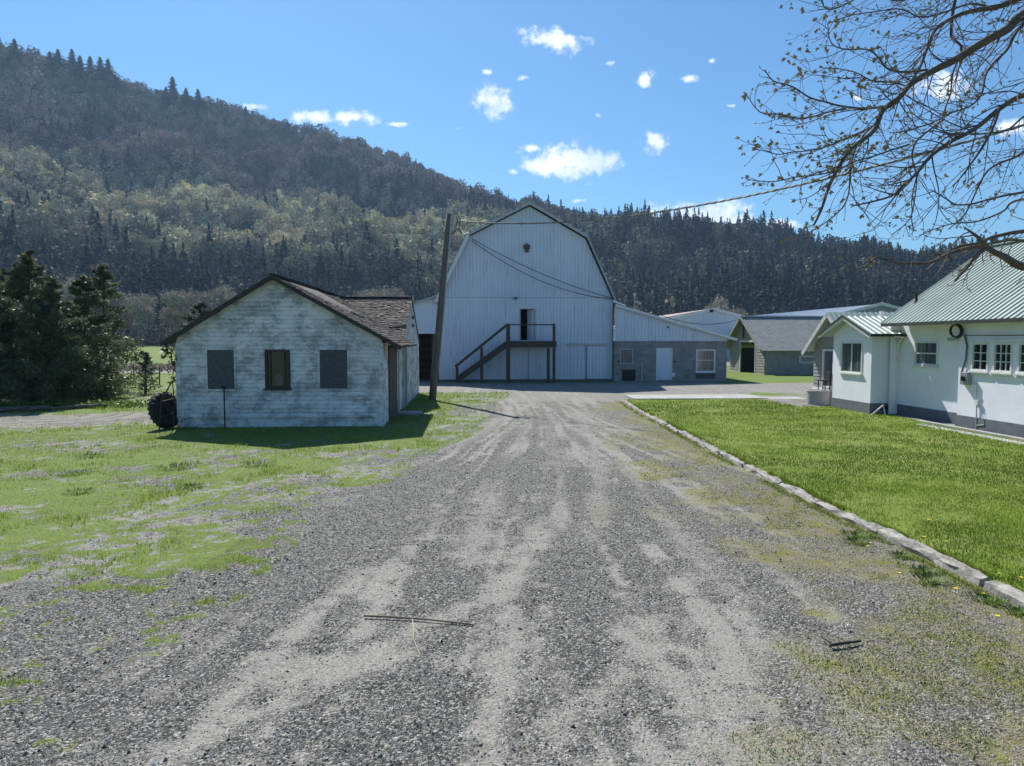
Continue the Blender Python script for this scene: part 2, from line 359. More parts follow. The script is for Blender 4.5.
TRACKS = [(0.3,0.95,[(-2.22, 4.41), (-1.6, 4.98), (-0.96, 5.82), (-0.43, 6.52), (0.26, 7.42), (0.67, 8.64), (1.33, 10.96), (1.74, 14.4), (2.13, 18.82), (2.84, 23.61)]),(0.25,0.8,[(-4.87, 7.39), (-4.58, 8.34), (-4.14, 10.06), (-3.59, 11.92), (-2.68, 14.09), (-1.41, 18.09), (0.83, 23.71), (2.91, 31.71)]),(0.18,0.5,[(-3.07, 5.27), (-2.71, 6.1), (-2.21, 7.26), (-1.64, 8.56), (-0.67, 10.44), (0.28, 13.42), (1.2, 18.87)]),(0.26,0.85,[(0.15, 4.28), (0.43, 4.62), (0.91, 5.06), (1.41, 5.89), (1.99, 7.04), (2.31, 7.8)]),(0.22,0.6,[(1.49, 4.5), (2.0, 5.15), (2.44, 5.83), (2.7, 7.0), (2.72, 8.33), (2.91, 11.58), (3.22, 15.56)]),(0.35,0.5,[(2.46, 4.16), (2.68, 4.69), (2.78, 5.82)]),(0.3,0.75,[(-0.07, 8.48), (0.07, 10.4), (0.47, 13.41), (0.84, 17.14), (1.84, 23.66)]),(0.3,0.6,[(1.52, 9.26), (2.38, 13.32), (3.07, 18.77), (4.02, 27.01)]),(0.15,0.8,[(2.84, 23.61), (3.34, 18.76), (3.39, 15.82)])]
def masks(x, y):
    """grass, lawn, moss, dust for ground points"""
    n1 = fbm(x * .55 + 3, y * .55 + 5, 5); n2 = fbm(x * 2.1 + 31, y * 2.1, 4); n3 = fbm(x * 7 + 11, y * 7 + 3, 3); nl = fbm(x * .16, y * .16 + 40, 3)
    # rough grass on the left
    gb = np.interp(y, GB_Y, GB_X)
    edge = (gb - x) / (1.2 + .5 * np.clip(1 - y / 14, 0, 1) * 2)
    nx_ = fbm(x * .8 + 60, y * 1.9 + 5, 4); left = np.clip(edge, -2, 1.2) * .26 + (n1 - .5) * 1.5 + (nx_ - .5) * 1.3 + (n2 - .5) * .9 + (n3 - .5) * 2.0 + .26
    left = left - .16 * sstep(y, 10, 5)
    left = np.where(edge < -1.2, -1, left)
    # bare patch by the hedge
    e2 = 1 - np.hypot((x + 14.0) / 6.5, (y - 24.6) / 3.1); left = left - np.clip(e2 * 1.6, 0, 1.0)
    e3 = 1 - np.hypot((x + 7.2) / 4.2, (y - 18.0) / 1.0); left = left - np.clip(e3, 0, 1) * .35
    left = left + .22 * ((y > 17.5) & (x > -9) & (x < -1) & (y < 36.5))
    left = left - np.where((y > 36.6) & (y < 44.2) & (x > -12), 2, 0)
    left = left - np.where((y > 62) & (y < 74) & (x < -10), .8, 0)
    grass = sstep(left, -.06, .40) * (y < 44.2)
    far = ((y >= 44.2) & (x < -9)) | (y > 70)
    grass = np.where(far, sstep(left * .3 + .55 + (n1 - .5) * .6 - .7 * ((y > 60) & (y < 76)), .2, .5), grass)
    grass = np.where((y > 44.6) & (y < 48) & (x > -2.5) & (x < 9.2) , sstep(n2 + .25, .4, .6), grass)
    back = (x > 15.5) & (y > 40.5) & (y < 75); grass = np.where(back, sstep((n1 - .5) * .8 + (y - 42.6) * .4 - .6 * ((x > 17) & (y < 44)), .05, .3), grass)
    grass = np.where((x > 13.5) & (x < 22) & (y > 33.6) & (y < 35.8), sstep(n2 + n1, .95, 1.1), grass)
    # lawn
    cxx = curb_x(y); lawn = ((x > cxx) & (y < 30.95 + (x > 12.6) * -(0))) & ~((x > 12.7) & (y > 27.2)) & (y > 1) & ~((x > 14.3) & (y < 24))
    lawn = lawn.astype(float)
    # moss strip
    dm = (cxx - x); moss = sstep(1 - dm / (1.2 + 1.7 * sstep(y, 30, 8)) + (n1 - .5) * 2.2 + (n2 - .5) * 1.2, .05, .95) * (dm > 0) * (y < 31.5)
    # pale compacted dust tracks
    dust = np.zeros_like(x)
    for (w, s, pts) in TRACKS:
        d = poly_dist(x, y, pts); ww = w * 1.15 * (.35 + 1.3 * fbm(x * .8 + w * 50, y * .8, 3))
        dust = np.maximum(dust, s * .92 * sstep(1.15 - d / ww + (n2 - .5) * 1.6 + (n1 - .5) * 1.2 + (n3 - .5) * 1.2, .0, 1.15))
    q = np.clip((25 - y) / 20, 0, 1.2); aa = (x - (2.5 - 1.5 * q)) / (1.5 + 4.2 * q ** 1.15)
    st = fbm(aa * 8 + 3 + n1 * .8, y * .16 + 7, 4, .5) * .62 + fbm(aa * 34 + n1 * 2, y * .35, 3) * .38
    dust = np.maximum(dust, .85 * sstep(st + (n2 - .5) * .35 + (n3 - .5) * .22 + .07 * sstep(y, 8, 20), .50, .66))
    dust = dust - .5 * sstep(fbm(aa * 10 + 90 + n1, y * .2, 3) + (n2 - .5) * .3, .52, .66) * (y < 30)
    dust = np.maximum(dust, .7 * sstep(left, -.5, -.1) * (x < gb + 1.0) * (y < 36) * sstep(n1, .35, .55))
    dust = np.where(y > 31, np.maximum(dust, .55), dust)
    # old fringe of dry thatch between gravel and grass
    return grass, lawn, moss, np.clip(dust, 0, 1)
def zheight(x, y):
    cxx = curb_x(y)
    g, l, m, d = 0, 0, 0, 0
    z = (fbm(x * .35, y * .35, 3) - .5) * .05 + (fbm(x * 2.5, y * 2.5, 3) - .5) * .018
    z = z * sstep(y, 0, 3) * sstep(60 - y, 0, 10)
    lift = .07 * sstep(x - cxx, .02, .16) * (y < 31) * (x < 15)
    return z + lift

# graded ground sheet
def axis(a, b, fine, grow, cap, start):
    xs = [start]; st = fine
    while xs[-1] < b: xs.append(xs[-1] + st); st = min(cap, fine + grow * max(0, abs(xs[-1] - start) - 7))
    ys = [start]; st = fine
    while ys[-1] > a: ys.append(ys[-1] - st); st = min(cap, fine + grow * max(0, abs(ys[-1] - start) - 7))
    return np.array(sorted(set(ys + xs)))
gx = axis(-2500, 2500, .06, .012, 150, 0.0); gy = axis(-300, 2500, .06, .008, 150, 7.0)
GX, GY = np.meshgrid(gx, gy); nx, ny = len(gx), len(gy)
print('ground grid', nx, ny, nx * ny)
gr, lw, mo, du = masks(GX, GY)
GZ = zheight(GX, GY) + gr * .012 * (GY < 30)
me = bpy.data.meshes.new('ground'); me.vertices.add(nx * ny)
me.vertices.foreach_set('co', np.stack([GX, GY, GZ], -1).astype('f').ravel())
ii = np.arange(nx * ny).reshape(ny, nx); q = np.stack([ii[:-1, :-1], ii[:-1, 1:], ii[1:, 1:], ii[1:, :-1]], -1).reshape(-1)
me.loops.add(len(q)); me.loops.foreach_set('vertex_index', q.astype('i')); me.polygons.add(len(q) // 4)
me.polygons.foreach_set('loop_start', np.arange(0, len(q), 4, dtype='i')); me.update(calc_edges=True)
me.polygons.foreach_set('use_smooth', np.ones(len(q) // 4, bool))
zo = me.attributes.new('zone', 'FLOAT_COLOR', 'POINT'); zo.data.foreach_set('color', np.stack([gr, lw, mo, du], -1).astype('f').ravel())
m = Mt('yard_ground', .95, 0, .25)
za = m.t.nodes.new('ShaderNodeAttribute'); za.attribute_name = 'zone'; sp = m.t.nodes.new('ShaderNodeSeparateColor'); m.L(za.outputs['Color'], sp.inputs[0])
gA, lA, mA, dA = sp.outputs[0], sp.outputs[1], sp.outputs[2], za.outputs['Alpha']
nf = m.noise(55, 3, .7); nm = m.noise(16, 4, .7); nc = m.noise(3.5, 5, .65); nl2 = m.noise(.5, 4)
vor = m.t.nodes.new('ShaderNodeTexVoronoi'); vor.inputs['Scale'].default_value = 55; m.L(m.co.outputs['Object'], vor.inputs['Vector'])
vs_ = m.t.nodes.new('ShaderNodeSeparateColor'); m.L(vor.outputs['Color'], vs_.inputs[0])
grav = m.mix(m.math('POWER', vs_.outputs[0], 2.6), (.035, .033, .03), (.50, .485, .45))
grav = m.mix(m.ramp(nc, .35, .7, 0, .55), grav, (.175, .168, .155))
dustc = m.mix(m.ramp(nf, .35, .7), (.20, .193, .175), (.40, .385, .35))
dfac = m.math('MULTIPLY', dA, m.ramp(m.math('ADD', m.math('MULTIPLY', nm, .6), m.math('MULTIPLY', nf, .5)), .36, .60, .35, 1.0))
c = m.mix(dfac, grav, dustc)
mossc = m.mix(m.ramp(nm, .35, .7), (.10, .105, .02), (.26, .26, .045))
mossd = m.mix(m.ramp(nf, .35, .65), (.12, .105, .075), (.30, .27, .20))
mossc = m.mix(m.ramp(nc, .40, .62), mossd, mossc)
c = m.mix(m.math('MULTIPLY', mA, m.ramp(nm, .3, .5, .35, 1.0)), c, mossc)
gfine = m.mix(m.ramp(m.math('ADD', m.math('MULTIPLY', nm, .6), m.math('MULTIPLY', nf, .4)), .38, .62), (.045, .08, .010), (.19, .26, .035))
gcol = m.mix(m.ramp(nc, .38, .68), gfine, m.mix(m.ramp(nm, .35, .65), (.06, .075, .015), (.19, .22, .045)))
gcol = m.mix(m.ramp(m.noise(.08, 3), .35, .6, 0, .4), gcol, (.13, .24, .035))
gm = m.ramp(m.math('ADD', m.math('ADD', gA, m.math('MULTIPLY', m.math('SUBTRACT', nm, .5), 2.2)), m.math('MULTIPLY', m.math('SUBTRACT', nf, .5), 1.2)), .25, .95, 0, 1)
c = m.mix(gm, c, gcol)
lcol = m.mix(m.ramp(nf, .3, .7), (.085, .14, .015), (.20, .27, .035))
lcol = m.mix(m.ramp(m.noise(.55, 4, .6, (1, 1.3, 1)), .42, .66, 0, .6), lcol, (.27, .29, .09))
c = m.mix(lA, c, lcol)
m.color(c)
hgt = m.math('ADD', m.math('MULTIPLY', vor.outputs['Distance'], -1.0), nf); m.bump(m.math('ADD', m.math('MULTIPLY', hgt, m.math('SUBTRACT', 1.0, m.math('MULTIPLY', dA, .8))), m.math('MULTIPLY', nm, .5)), .9, .016)
link('ground', me, m.m); bpy.data.objects['ground']['kind'] = 'structure'

# loose gravel near the camera
def scatter(n, ymin, ymax, falloff, xlim=.82):
    u = rng.random(n); k = 1 - falloff
    Y = (ymin ** k + u * (ymax ** k - ymin ** k)) ** (1 / k) if abs(k) > 1e-6 else ymin * (ymax / ymin) ** u
    X = rng.uniform(-1, 1, n) * (Y * xlim + .6) + Y * .05
    return X, Y
X, Y = scatter(330000, 3.6, 20, 1.3)
g, l, mo_, d = masks(X, Y)
keep = (l < .5) & (rng.random(len(X)) > np.clip(g * 1.0, 0, .96)) & (rng.random(len(X)) > d * .93) & (rng.random(len(X)) > mo_ * .55)
X, Y = X[keep], Y[keep]; n = len(X)
oct_v = np.array([(1, 0, 0), (0, 1, 0), (-1, 0, 0), (0, -1, 0), (0, 0, .75)], 'f'); oct_f = [(0, 1, 4), (1, 2, 4), (2, 3, 4), (3, 0, 4)]
sz = np.clip(rng.lognormal(math.log(.0044), .50, n), .0025, .022) * (1 + .05 * np.clip(Y - 5, 0, 12)); an = rng.uniform(0, 6.28, n)
jit = 1 + rng.uniform(-.35, .35, (n, 5, 3)); V = oct_v[None] * jit * sz[:, None, None]
ca, sa = np.cos(an)[:, None], np.sin(an)[:, None]
Vx = V[..., 0] * ca - V[..., 1] * sa * .8; Vy = V[..., 0] * sa + V[..., 1] * ca * .8
Z = zheight(X, Y); V = np.stack([Vx + X[:, None], Vy + Y[:, None], V[..., 2] + Z[:, None]], -1)
T = np.stack([V[:, f] for f in oct_f], 1).reshape(-1, 3)
sh = np.clip(rng.beta(.9, 2.6, n), 0, 1); sh[rng.random(n) < .09] = 1
tag(tri_mesh('gravel', T, M['stone'], np.repeat(sh, 4)), 'loose dark and pale gravel spread over the driveway', kind='stuff')

# grass blades
def blades(name, X, Y, hgt, wid, mat, label, sh=None, lean=.5):
    n = len(X); Z = zheight(X, Y); a = rng.uniform(0, 6.28, n); h = hgt * rng.uniform(.5, 1.3, n); w = wid * rng.uniform(.7, 1.3, n)
    dx, dy = np.cos(a), np.sin(a); b = rng.uniform(0, 6.28, n); ln = rng.uniform(.1, 1, n) * lean
    p0 = np.stack([X - dx * w, Y - dy * w, Z], -1); p1 = np.stack([X + dx * w, Y + dy * w, Z], -1)
    p2 = np.stack([X + np.cos(b) * h * ln, Y + np.sin(b) * h * ln, Z + h], -1)
    V = np.stack([p0, p1, p2], 1).reshape(-1, 3)
    return tag(tri_mesh(name, V, mat, rng.random(n) if sh is None else sh), label, kind='stuff')
X, Y = scatter(520000, 4.2, 31, 1.0, .80); l = masks(X, Y)[1]; k = (l > .5) & (X > 0) & (X < 14.3)
X, Y = X[k], Y[k]; n1 = fbm(X * .9, Y * 1.1 + 9, 5, .65); nL = fbm(X * .28 + 5, Y * .28, 3); sh = np.clip(rng.random(len(X)) * .5 + (n1 - .5) * 2.6 + (nL - .5) * 2.2 + .2, 0, 1)
k = rng.random(len(X)) > np.clip((n1 - .54) * 4, 0, .55)
blades('lawn_grass', X[k], Y[k], (.024 + .0014 * Y[k]), (.0022 + .00032 * Y[k]), M['grassblade'], 'mown green lawn grass beside the driveway', sh[k])
X, Y = scatter(520000, 4.6, 40, .9, .85); g = masks(X, Y)[0]; k = (g > .25) & (rng.random(len(X)) < g ** 1.3 * (.0 + 1.3 * fbm(X * 1.3 + 7, Y * 2.2, 3)))
k &= ~((X > -9.05) & (X < -2.85) & (Y > 22.05) & (Y < 36.5)) & (X < 2)
X, Y = X[k], Y[k]; n1 = fbm(X * 1.5, Y * 1.5 + 9, 4); sh = np.clip(rng.random(len(X)) * .6 + (n1 - .5) * 1.5 + .2, 0, 1)
blades('rough_grass', X, Y, (.026 + .0017 * Y) * (.6 + 1.3 * sstep(n1, .45, .75)), (.0022 + .00032 * Y), M['grassblade'], 'patchy rough green grass left of the driveway', sh, .8)
X, Y = scatter(150000, 4.2, 26, 1.2, .8); mm = masks(X, Y)[2]; k = (mm > .25) & (rng.random(len(X)) < mm * (fbm(X * 1.1 + 70, Y * 1.1, 4) > .52)) & (X > 0)
blades('sparse_weeds', X[k], Y[k], .016 + .0008 * Y[k], .0035 + .0003 * Y[k], M['weed'], 'sparse low weeds on the mossy strip along the kerb', None, 1.2)
X, Y = scatter(26000, 4.3, 16, 1.3, .8); mm, gg = masks(X, Y)[2], masks(X, Y)[0]; k = (mm > .3) | ((gg > .05) & (gg < .6)); X, Y = X[k], Y[k]
n = len(X); a = rng.uniform(0, 6.28, n); L_ = rng.uniform(.02, .09, n); Z = zheight(X, Y) + .006
p0 = np.stack([X, Y, Z], -1); p1 = p0 + np.stack([np.cos(a) * L_, np.sin(a) * L_, 0 * a + .006], -1); p2 = p0 + np.stack([-np.sin(a) * .003, np.cos(a) * .003, 0 * a], -1)
tag(tri_mesh('straw_litter', np.stack([p0, p1, p2], 1).reshape(-1, 3), M['straw']), 'scattered dry straw and twig litter at the grass edges', kind='stuff')

n = 16000; Yk = 4.3 * (30 / 4.3) ** rng.random(n); Xk = curb_x(Yk) + np.where(rng.random(n) < .7, rng.normal(size=n) * .03 + .14, -.10 - np.abs(rng.normal(size=n)) * .07)
kk = fbm(Xk * 2 + 3, Yk * 1.6, 3) > .46; blades('kerb_grass', Xk[kk], Yk[kk], .045 + .001 * Yk[kk], .003 + .0003 * Yk[kk], M['grassblade'], 'ragged grass fringe growing over the kerb', None, 1.0)

# ------------------------------------------------------------ hills
RIDGE = [(-1.2,.40),(-0.95,.40),(-0.7515,0.3781),(-0.6451,0.3466),(-0.5604,0.3290),(-0.4531,0.3168),(-0.3541,0.3018),(-0.2328,0.2817),(-0.1018,0.2574),(-0.0474,0.2348),(0.0631,0.1895),(0.1739,0.1615),(0.3082,0.1399),(0.4339,0.1185),(0.5264,0.1027),(0.5909,0.0851),(0.6734,0.0707),(0.7811,0.0491),(0.8869,0.0354),(1.2,.03)]
rt = np.array([a for a, b in RIDGE]); re_ = np.array([b for a, b in RIDGE])
def hill_z(th, r):
    e = np.interp(th, rt, re_)
    # profile of the long left slope (bench half way) and of the steep right slope; (distance, share of ridge elevation)
    kl = sstep(-th, -.25, .25)
    rl = np.array([0, 430, 545, 600, 800, 850, 880, 1060, 1200, 1700]); fl = np.array([0, 0, .36, .42, .585, .60, .66, 1.0, .97, .5])
    rr = np.array([0, 450, 560, 640, 760, 860, 980, 1100, 1700]); fr = np.array([0, 0, .35, .62, .88, .98, 1.0, .9, .4])
    f = np.interp(r, rl, fl) * kl + np.interp(r, rr, fr) * (1 - kl)
    x = r * np.sin(th); y = r * np.cos(th)
    bump = (fbm(x * .012 + 5, y * .012, 4) - .5) * 70 * sstep(r, 440, 620) * sstep(1060 - r, 0, 160)
    z = f * e * r + bump + (fbm(x * .05, y * .05, 2) - .5) * 5 * sstep(r, 450, 600) * (f < .95)
    return np.where(r < 432, -1.0, np.maximum(z, -1))
def terrain_z(th, r): return hill_z(th, r) + 2.65 * sstep(r, 440, 700) - 5 * sstep(r, 900, 1000)
th = np.linspace(-1.15, 1.15, 420); rrr = np.concatenate([np.linspace(425, 1250, 190), np.linspace(1270, 1700, 10)])
TH, RR = np.meshgrid(th, rrr); HZ = terrain_z(TH, RR)
me = bpy.data.meshes.new('hills'); a, b = TH.shape; me.vertices.add(a * b)
me.vertices.foreach_set('co', np.stack([RR * np.sin(TH), RR * np.cos(TH), HZ], -1).astype('f').ravel())
ii = np.arange(a * b).reshape(a, b); q = np.stack([ii[:-1, :-1], ii[1:, :-1], ii[1:, 1:], ii[:-1, 1:]], -1).reshape(-1)
me.loops.add(len(q)); me.loops.foreach_set('vertex_index', q.astype('i')); me.polygons.add(len(q) // 4)
me.polygons.foreach_set('loop_start', np.arange(0, len(q), 4, dtype='i')); me.update(calc_edges=True)
m = Mt('hill_floor', 1, 0, 0); m.color(m.mix(m.ramp(m.noise(.03, 5), .35, .65), (.05, .05, .035), (.10, .09, .065)))
tag(link('hills', me, m.m), kind='structure')

# forest on the hills
def proto_decid(n=120):
    C = rng.normal(size=(n, 3)); C /= np.linalg.norm(C, axis=1)[:, None]; C *= (rng.random(n) ** .45)[:, None]
    lob = 1 + .3 * np.sin(3 * np.arctan2(C[:, 1], C[:, 0]) + rng.uniform(0, 6)); C[:, :2] *= lob[:, None] * .48; C[:, 2] = C[:, 2] * .45 + .54
    C[:, :2] *= (1.15 - .45 * C[:, 2])[:, None]
    return rand_tris(C, .12)
def proto_decid_trunk():
    w = .012; t = []
    for a in (0, 1.57): t += [(-w * math.cos(a), -w * math.sin(a), 0), (w * math.cos(a), w * math.sin(a), 0), (0, 0, .75)]
    return np.array(t)
def proto_con(n=85):
    t = rng.random(n) ** .8; z = .1 + .9 * t; r = (1 - z) * .26 * rng.uniform(.45, 1.05, n) + .004; a = rng.uniform(0, 6.28, n)
    C = np.stack([r * np.cos(a), r * np.sin(a), z], 1); out = np.stack([np.cos(a), np.sin(a), -.5 + 0 * a], 1); s = .04 + .12 * (1 - z)
    tang = np.stack([-np.sin(a), np.cos(a), 0 * a], 1)
    V = np.stack([C + out * s[:, None], C - out * s[:, None] * .6 + tang * s[:, None] * .7, C - out * s[:, None] * .6 - tang * s[:, None] * .7], 1)
    V = V.reshape(-1, 3); top = np.array([(0, 0, 1.03), (.015, 0, .86), (-.015, 0, .86), (0, 0, 1.0), (0, .03, .8), (0, -.03, .8)]); return np.vstack([V, top])
DP = [np.vstack([proto_decid(), proto_decid_trunk()]) for _ in range(8)]; CP = [proto_con() for _ in range(6)]
def forest_cloud(th, r, con, h, colr, base_z=None, wide=1.0):
    Vs = []; Cs = []
    x = r * np.sin(th); y = r * np.cos(th); z = (terrain_z(th, r) - 1.0) if base_z is None else base_z
    pid = rng.integers(0, 8, len(th)); rot = rng.uniform(0, 6.28, len(th)); wd = rng.uniform(.75, 1.15, len(th)) * wide
    for c, PR in ((0, DP), (1, CP)):
        for k, P in enumerate(PR):
            s = np.where((con == c) & (pid % len(PR) == k))[0]
            if not len(s): continue
            ca, sa = np.cos(rot[s])[:, None], np.sin(rot[s])[:, None]; hh = h[s][:, None]
            vx = (P[None, :, 0] * ca - P[None, :, 1] * sa) * hh * wd[s][:, None] + x[s][:, None]; vy = (P[None, :, 0] * sa + P[None, :, 1] * ca) * hh * wd[s][:, None] + y[s][:, None]
            vz = P[None, :, 2] * hh + z[s][:, None]
            Vs.append(np.stack([vx, vy, vz], -1).reshape(-1, 3)); nt_ = P.shape[0] // 3
            cc = np.repeat(colr[s], nt_, 0) * rng.uniform(.75, 1.25, (len(s) * nt_, 1)); Cs.append(cc)
    return np.vstack(Vs), np.vstack(Cs)
NT = 15500
th_ = rng.uniform(-.78, .92, NT * 3); r_ = np.sqrt(rng.uniform(430 ** 2, 1130 ** 2, NT * 3))
keepp = rng.random(NT * 3) < np.where(r_ < 1100, 1, .3); th_, r_ = th_[keepp][:NT], r_[keepp][:NT]
xx, yy = r_ * np.sin(th_), r_ * np.cos(th_)
fn = fbm(xx * .011 + 70, yy * .011 + 9, 3); fn2 = fbm(xx * .03, yy * .03 + 90, 3); rightness = sstep(th_, -.05, .35)
pc = .03 + .55 * sstep(fn, .55, .63) + .42 * rightness + .45 * sstep(-r_, -580, -500) * (fn2 > .42)
bench = sstep(r_, 540, 640) * sstep(860 - r_, 0, 60) * (1 - rightness); pc = pc * (1 - .8 * bench) + .02
con_ = (rng.random(len(th_)) < pc).astype(int)
h_ = np.where(con_ == 1, rng.uniform(15, 27, len(th_)), rng.uniform(12, 19, len(th_)))
h_ = np.where(r_ > 1000, h_ * np.where(con_ == 1, .8, .62), h_)
con_ = np.where((r_ > 900) & (th_ > -.15) & (rng.random(len(th_)) < .45), 0, con_)
con_ = np.where((r_ > 980) & (th_ < -.15) & (rng.random(len(th_)) < .9), 0, con_)
dc0 = np.array([.27, .225, .175]); dc1 = np.array([.40, .375, .22]); dc2 = np.array([.26, .185, .15]); dc3 = np.array([.40, .40, .26])
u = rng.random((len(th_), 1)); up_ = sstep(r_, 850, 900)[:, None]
cd_ = (dc0 * (1 - u) + dc1 * u); cd_ = np.where(rng.random((len(th_), 1)) < .16, dc3, cd_); cd_ *= 1 + .35 * bench[:, None]; cd_ = cd_ * (1 - .85 * up_) + dc2 * .85 * up_  # bench crowns brightened in colour, as if catching the sun
low_ = (sstep(-r_, -600, -520) * sstep(fn, .35, .45))[:, None]; cd_ *= (1 - .5 * low_); cd_ *= (1 - .5 * rightness[:, None]); cd_ *= (.35 + 1.3 * fn2)[:, None] * (1 + (1 - .55 * rightness[:, None]) * rng.uniform(-.4, .4, (len(th_), 1)))  # shade of the right slope painted into its crown colours
lit = ((th_ > .20) & (th_ < .34) & (r_ < 560) & (fn2 > .42))[:, None]; cd_ = np.where(lit, dc1 * 1.1, cd_)  # sunlit patch at the hill foot, painted as brighter crowns
cc_ = np.array([.028, .04, .034]) * rng.uniform(.7, 1.5, (len(th_), 1))
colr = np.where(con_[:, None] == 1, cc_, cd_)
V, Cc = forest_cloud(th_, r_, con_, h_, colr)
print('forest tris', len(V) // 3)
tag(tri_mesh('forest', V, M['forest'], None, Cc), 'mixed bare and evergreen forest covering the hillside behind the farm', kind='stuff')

# ------------------------------------------------------------ window / door helpers (local frame: origin o, right vector u, out vector n)
def frame_box(mb, o, u, n, a0, a1, z0, z1, d0, d1):
    o = Vector(o); u = Vector(u); n = Vector(n)
    vs = [o + u * a + n * d + Vector((0, 0, z)) for z in (z0, z1) for d in (d0, d1) for a in (a0, a1)]
    mb.add(vs, [(0, 2, 3, 1), (4, 5, 7, 6), (0, 1, 5, 4), (2, 6, 7, 3), (0, 4, 6, 2), (1, 3, 7, 5)])
def window(parent, o, u, n, w, z0, z1, fw=.06, cols=1, rows=1, mframe=None, glass=None, bar=.025, sill=True, proud=.03, hbar=None, name='window', depth=.06):
    mframe = mframe or M['white']; glass = glass or M['glass']
    f = MB(); B = lambda *a: frame_box(f, o, u, n, *a)
    B(0, fw, z0, z1, -depth, proud); B(w - fw, w, z0, z1, -depth, proud); B(fw, w - fw, z0, z0 + fw, -depth, proud); B(fw, w - fw, z1 - fw, z1, -depth, proud)
    for i in range(1, cols):
        a = fw + (w - 2 * fw) * i / cols; B(a - bar / 2, a + bar / 2, z0 + fw, z1 - fw, -.02, .008)
    for i in range(1, rows):
        z = z0 + fw + (z1 - z0 - 2 * fw) * i / rows; B(fw, w - fw, z - bar / 2, z + bar / 2, -.018, .010)
    if hbar: B(fw, w - fw, hbar - .02, hbar + .02, -.02, .015)
    fo = f.build(name, mframe, parent)
    g = MB(); frame_box(g, o, u, n, fw * .6, w - fw * .6, z0 + fw * .6, z1 - fw * .6, -.035, -.025); g.build('pane', glass, fo)
    if sill: s = MB(); frame_box(s, o, u, n, -.05, w + .05, z0 - .05, z0 - .002, -.02, proud + .05); s.build('sill', mframe, fo)
    return fo
XA, YA = Vector((1, 0, 0)), Vector((0, 1, 0)); NXA, NYA = -XA, -YA

# ------------------------------------------------------------ old clapboard outbuilding (left)
S = thing('outbuilding', 'old white outbuilding with peeling clapboards, boarded windows and a mossy shake roof', 'outbuilding', (-5.95, 22.1, 0))
x0, x1, yf, xr, zr, ze, yb = -9.05, -2.85, 22.1, -6.1, 4.62, 2.62, 36.2
slR = (zr - 2.5) / (-2.28 - xr); slL = (zr - 2.62) / (xr + 9.38)
def rt_(x): return zr - (slR * (x - xr) if x > xr else slL * (xr - x)) - .07
def inv_lo(z): return x0 if z <= rt_(x0) else xr - (zr - .07 - z) / slL
def inv_hi(z): return x1 if z <= rt_(x1) else xr + (zr - .07 - z) / slR
wins = [(-8.14, -7.34), (-6.42, -5.66), (-4.76, -3.92)]
holes = [(1.19, 2.38, *wins[1])]
fb = MB().sheet(laps(.32, 4.5, .13, .026) , inv_lo, inv_hi, holes, lambda u, v, h: (v, yf - h, u))
fb.box(x0, x1, yf + .003, yf + .06, 0, .32)
# right side wall with its openings, left side wall, back wall
sideholes = [(.0, 2.5, 23.4, 25.15), (.0, 2.45, 25.2, 26.0), (.0, 2.45, 28.0, 28.9)]
fb.sheet(laps(.0, 2.6, .118, .016), lambda u: yf, lambda u: yb, sideholes, lambda u, v, h: (x1 + h, v, u))
fb.sheet(laps(.0, 2.6, .118, .016), lambda u: yf, lambda u: yb, [], lambda u, v, h: (x0 - h, v, u))
fb.box(x0, x1, yb - .05, yb, 0, 2.6); fb.box(x0 + .02, x1 - .02, 24.0, 24.02, 0, 1.0)
wo = fb.build('wall', M['peel'], S)
# cross wing end wall (gable to +X)
cg = MB().sheet(laps(2.5, 4.5, .118, .016), lambda z: 27.9 + (z - 2.5) / .49, lambda z: 36.3 - (z - 2.5) / .49, [], lambda u, v, h: (x1 + h, v, u)); cg.build('gable', M['peel'], S)
tr = MB().box(x0 - .03, x0 + .10, yf - .045, yf + .02, .0, 2.58).box(x1 - .10, x1 + .03, yf - .045, yf + .02, 0, 2.58); tr.box(x1 - .42, x1 - .38, yf - .03, yf, .3, 2.6)
tr.build_each('corner_board', M['peel'], S)
tr = MB().box(x0 + .11, x1 - .11, yf - .05, yf + .0, .30, .36); tr.build('water_table', M['peel'], S)
for a, b in (wins[0], wins[2]):
    f = MB().box(a, b, yf - .045, yf - .018, 1.19, 2.38).build('window_board', M['plywood'], S)
    MB().box(a - .04, b + .04, yf - .06, yf - .0, 1.12, 1.185).build('sill', M['peel'], f)
    fr = MB().box(a - .045, a, yf - .05, yf - .01, 1.19, 2.42).box(b, b + .045, yf - .05, yf - .01, 1.19, 2.42).box(a, b, yf - .05, yf - .01, 2.38, 2.42); fr.build('frame', M['peel'], f)
w = window(S, (wins[1][0], yf - .01, 0), XA, NYA, wins[1][1] - wins[1][0], 1.19, 2.38, .075, 1, 1, M['dark_wood'], M['glass'], .03, proud=.03)
MB().box(-6.12, -5.90, yf + .012, yf + .018, 1.28, 1.62).build('cardboard', plain('old_cardboard', (.16, .12, .09)), w)
MB().box(-6.28, -6.24, yf - .02, yf + .005, 1.26, 2.31).box(-5.84, -5.80, yf - .02, yf + .005, 1.26, 2.31).build('inner_frame', M['dark_wood'], w)
# sliding door and jambs on the right side
d = MB(); 
for i in range(8): d.box(x1 + .03, x1 + .06 + .006 * (i % 2), 23.42 + i * .215, 23.42 + i * .215 + .205, .08, 2.42)
d.build('sliding_door', M['brown_board'], S)
d = MB().box(x1 + .05, x1 + .09, 26.0, 26.12, 0, 2.5).box(x1 + .02, x1 + .10, 28.9, 29.05, 0, 2.5).box(x1 + .02, x1 + .1, 27.9, 28.0, 0, 2.5); d.build_each('door_post', M['dirty_white'], S)
MB().box(x1 - .05, x1 + .02, 25.2, 26.0, .0, 2.3).build('door', M['plywood'], S)
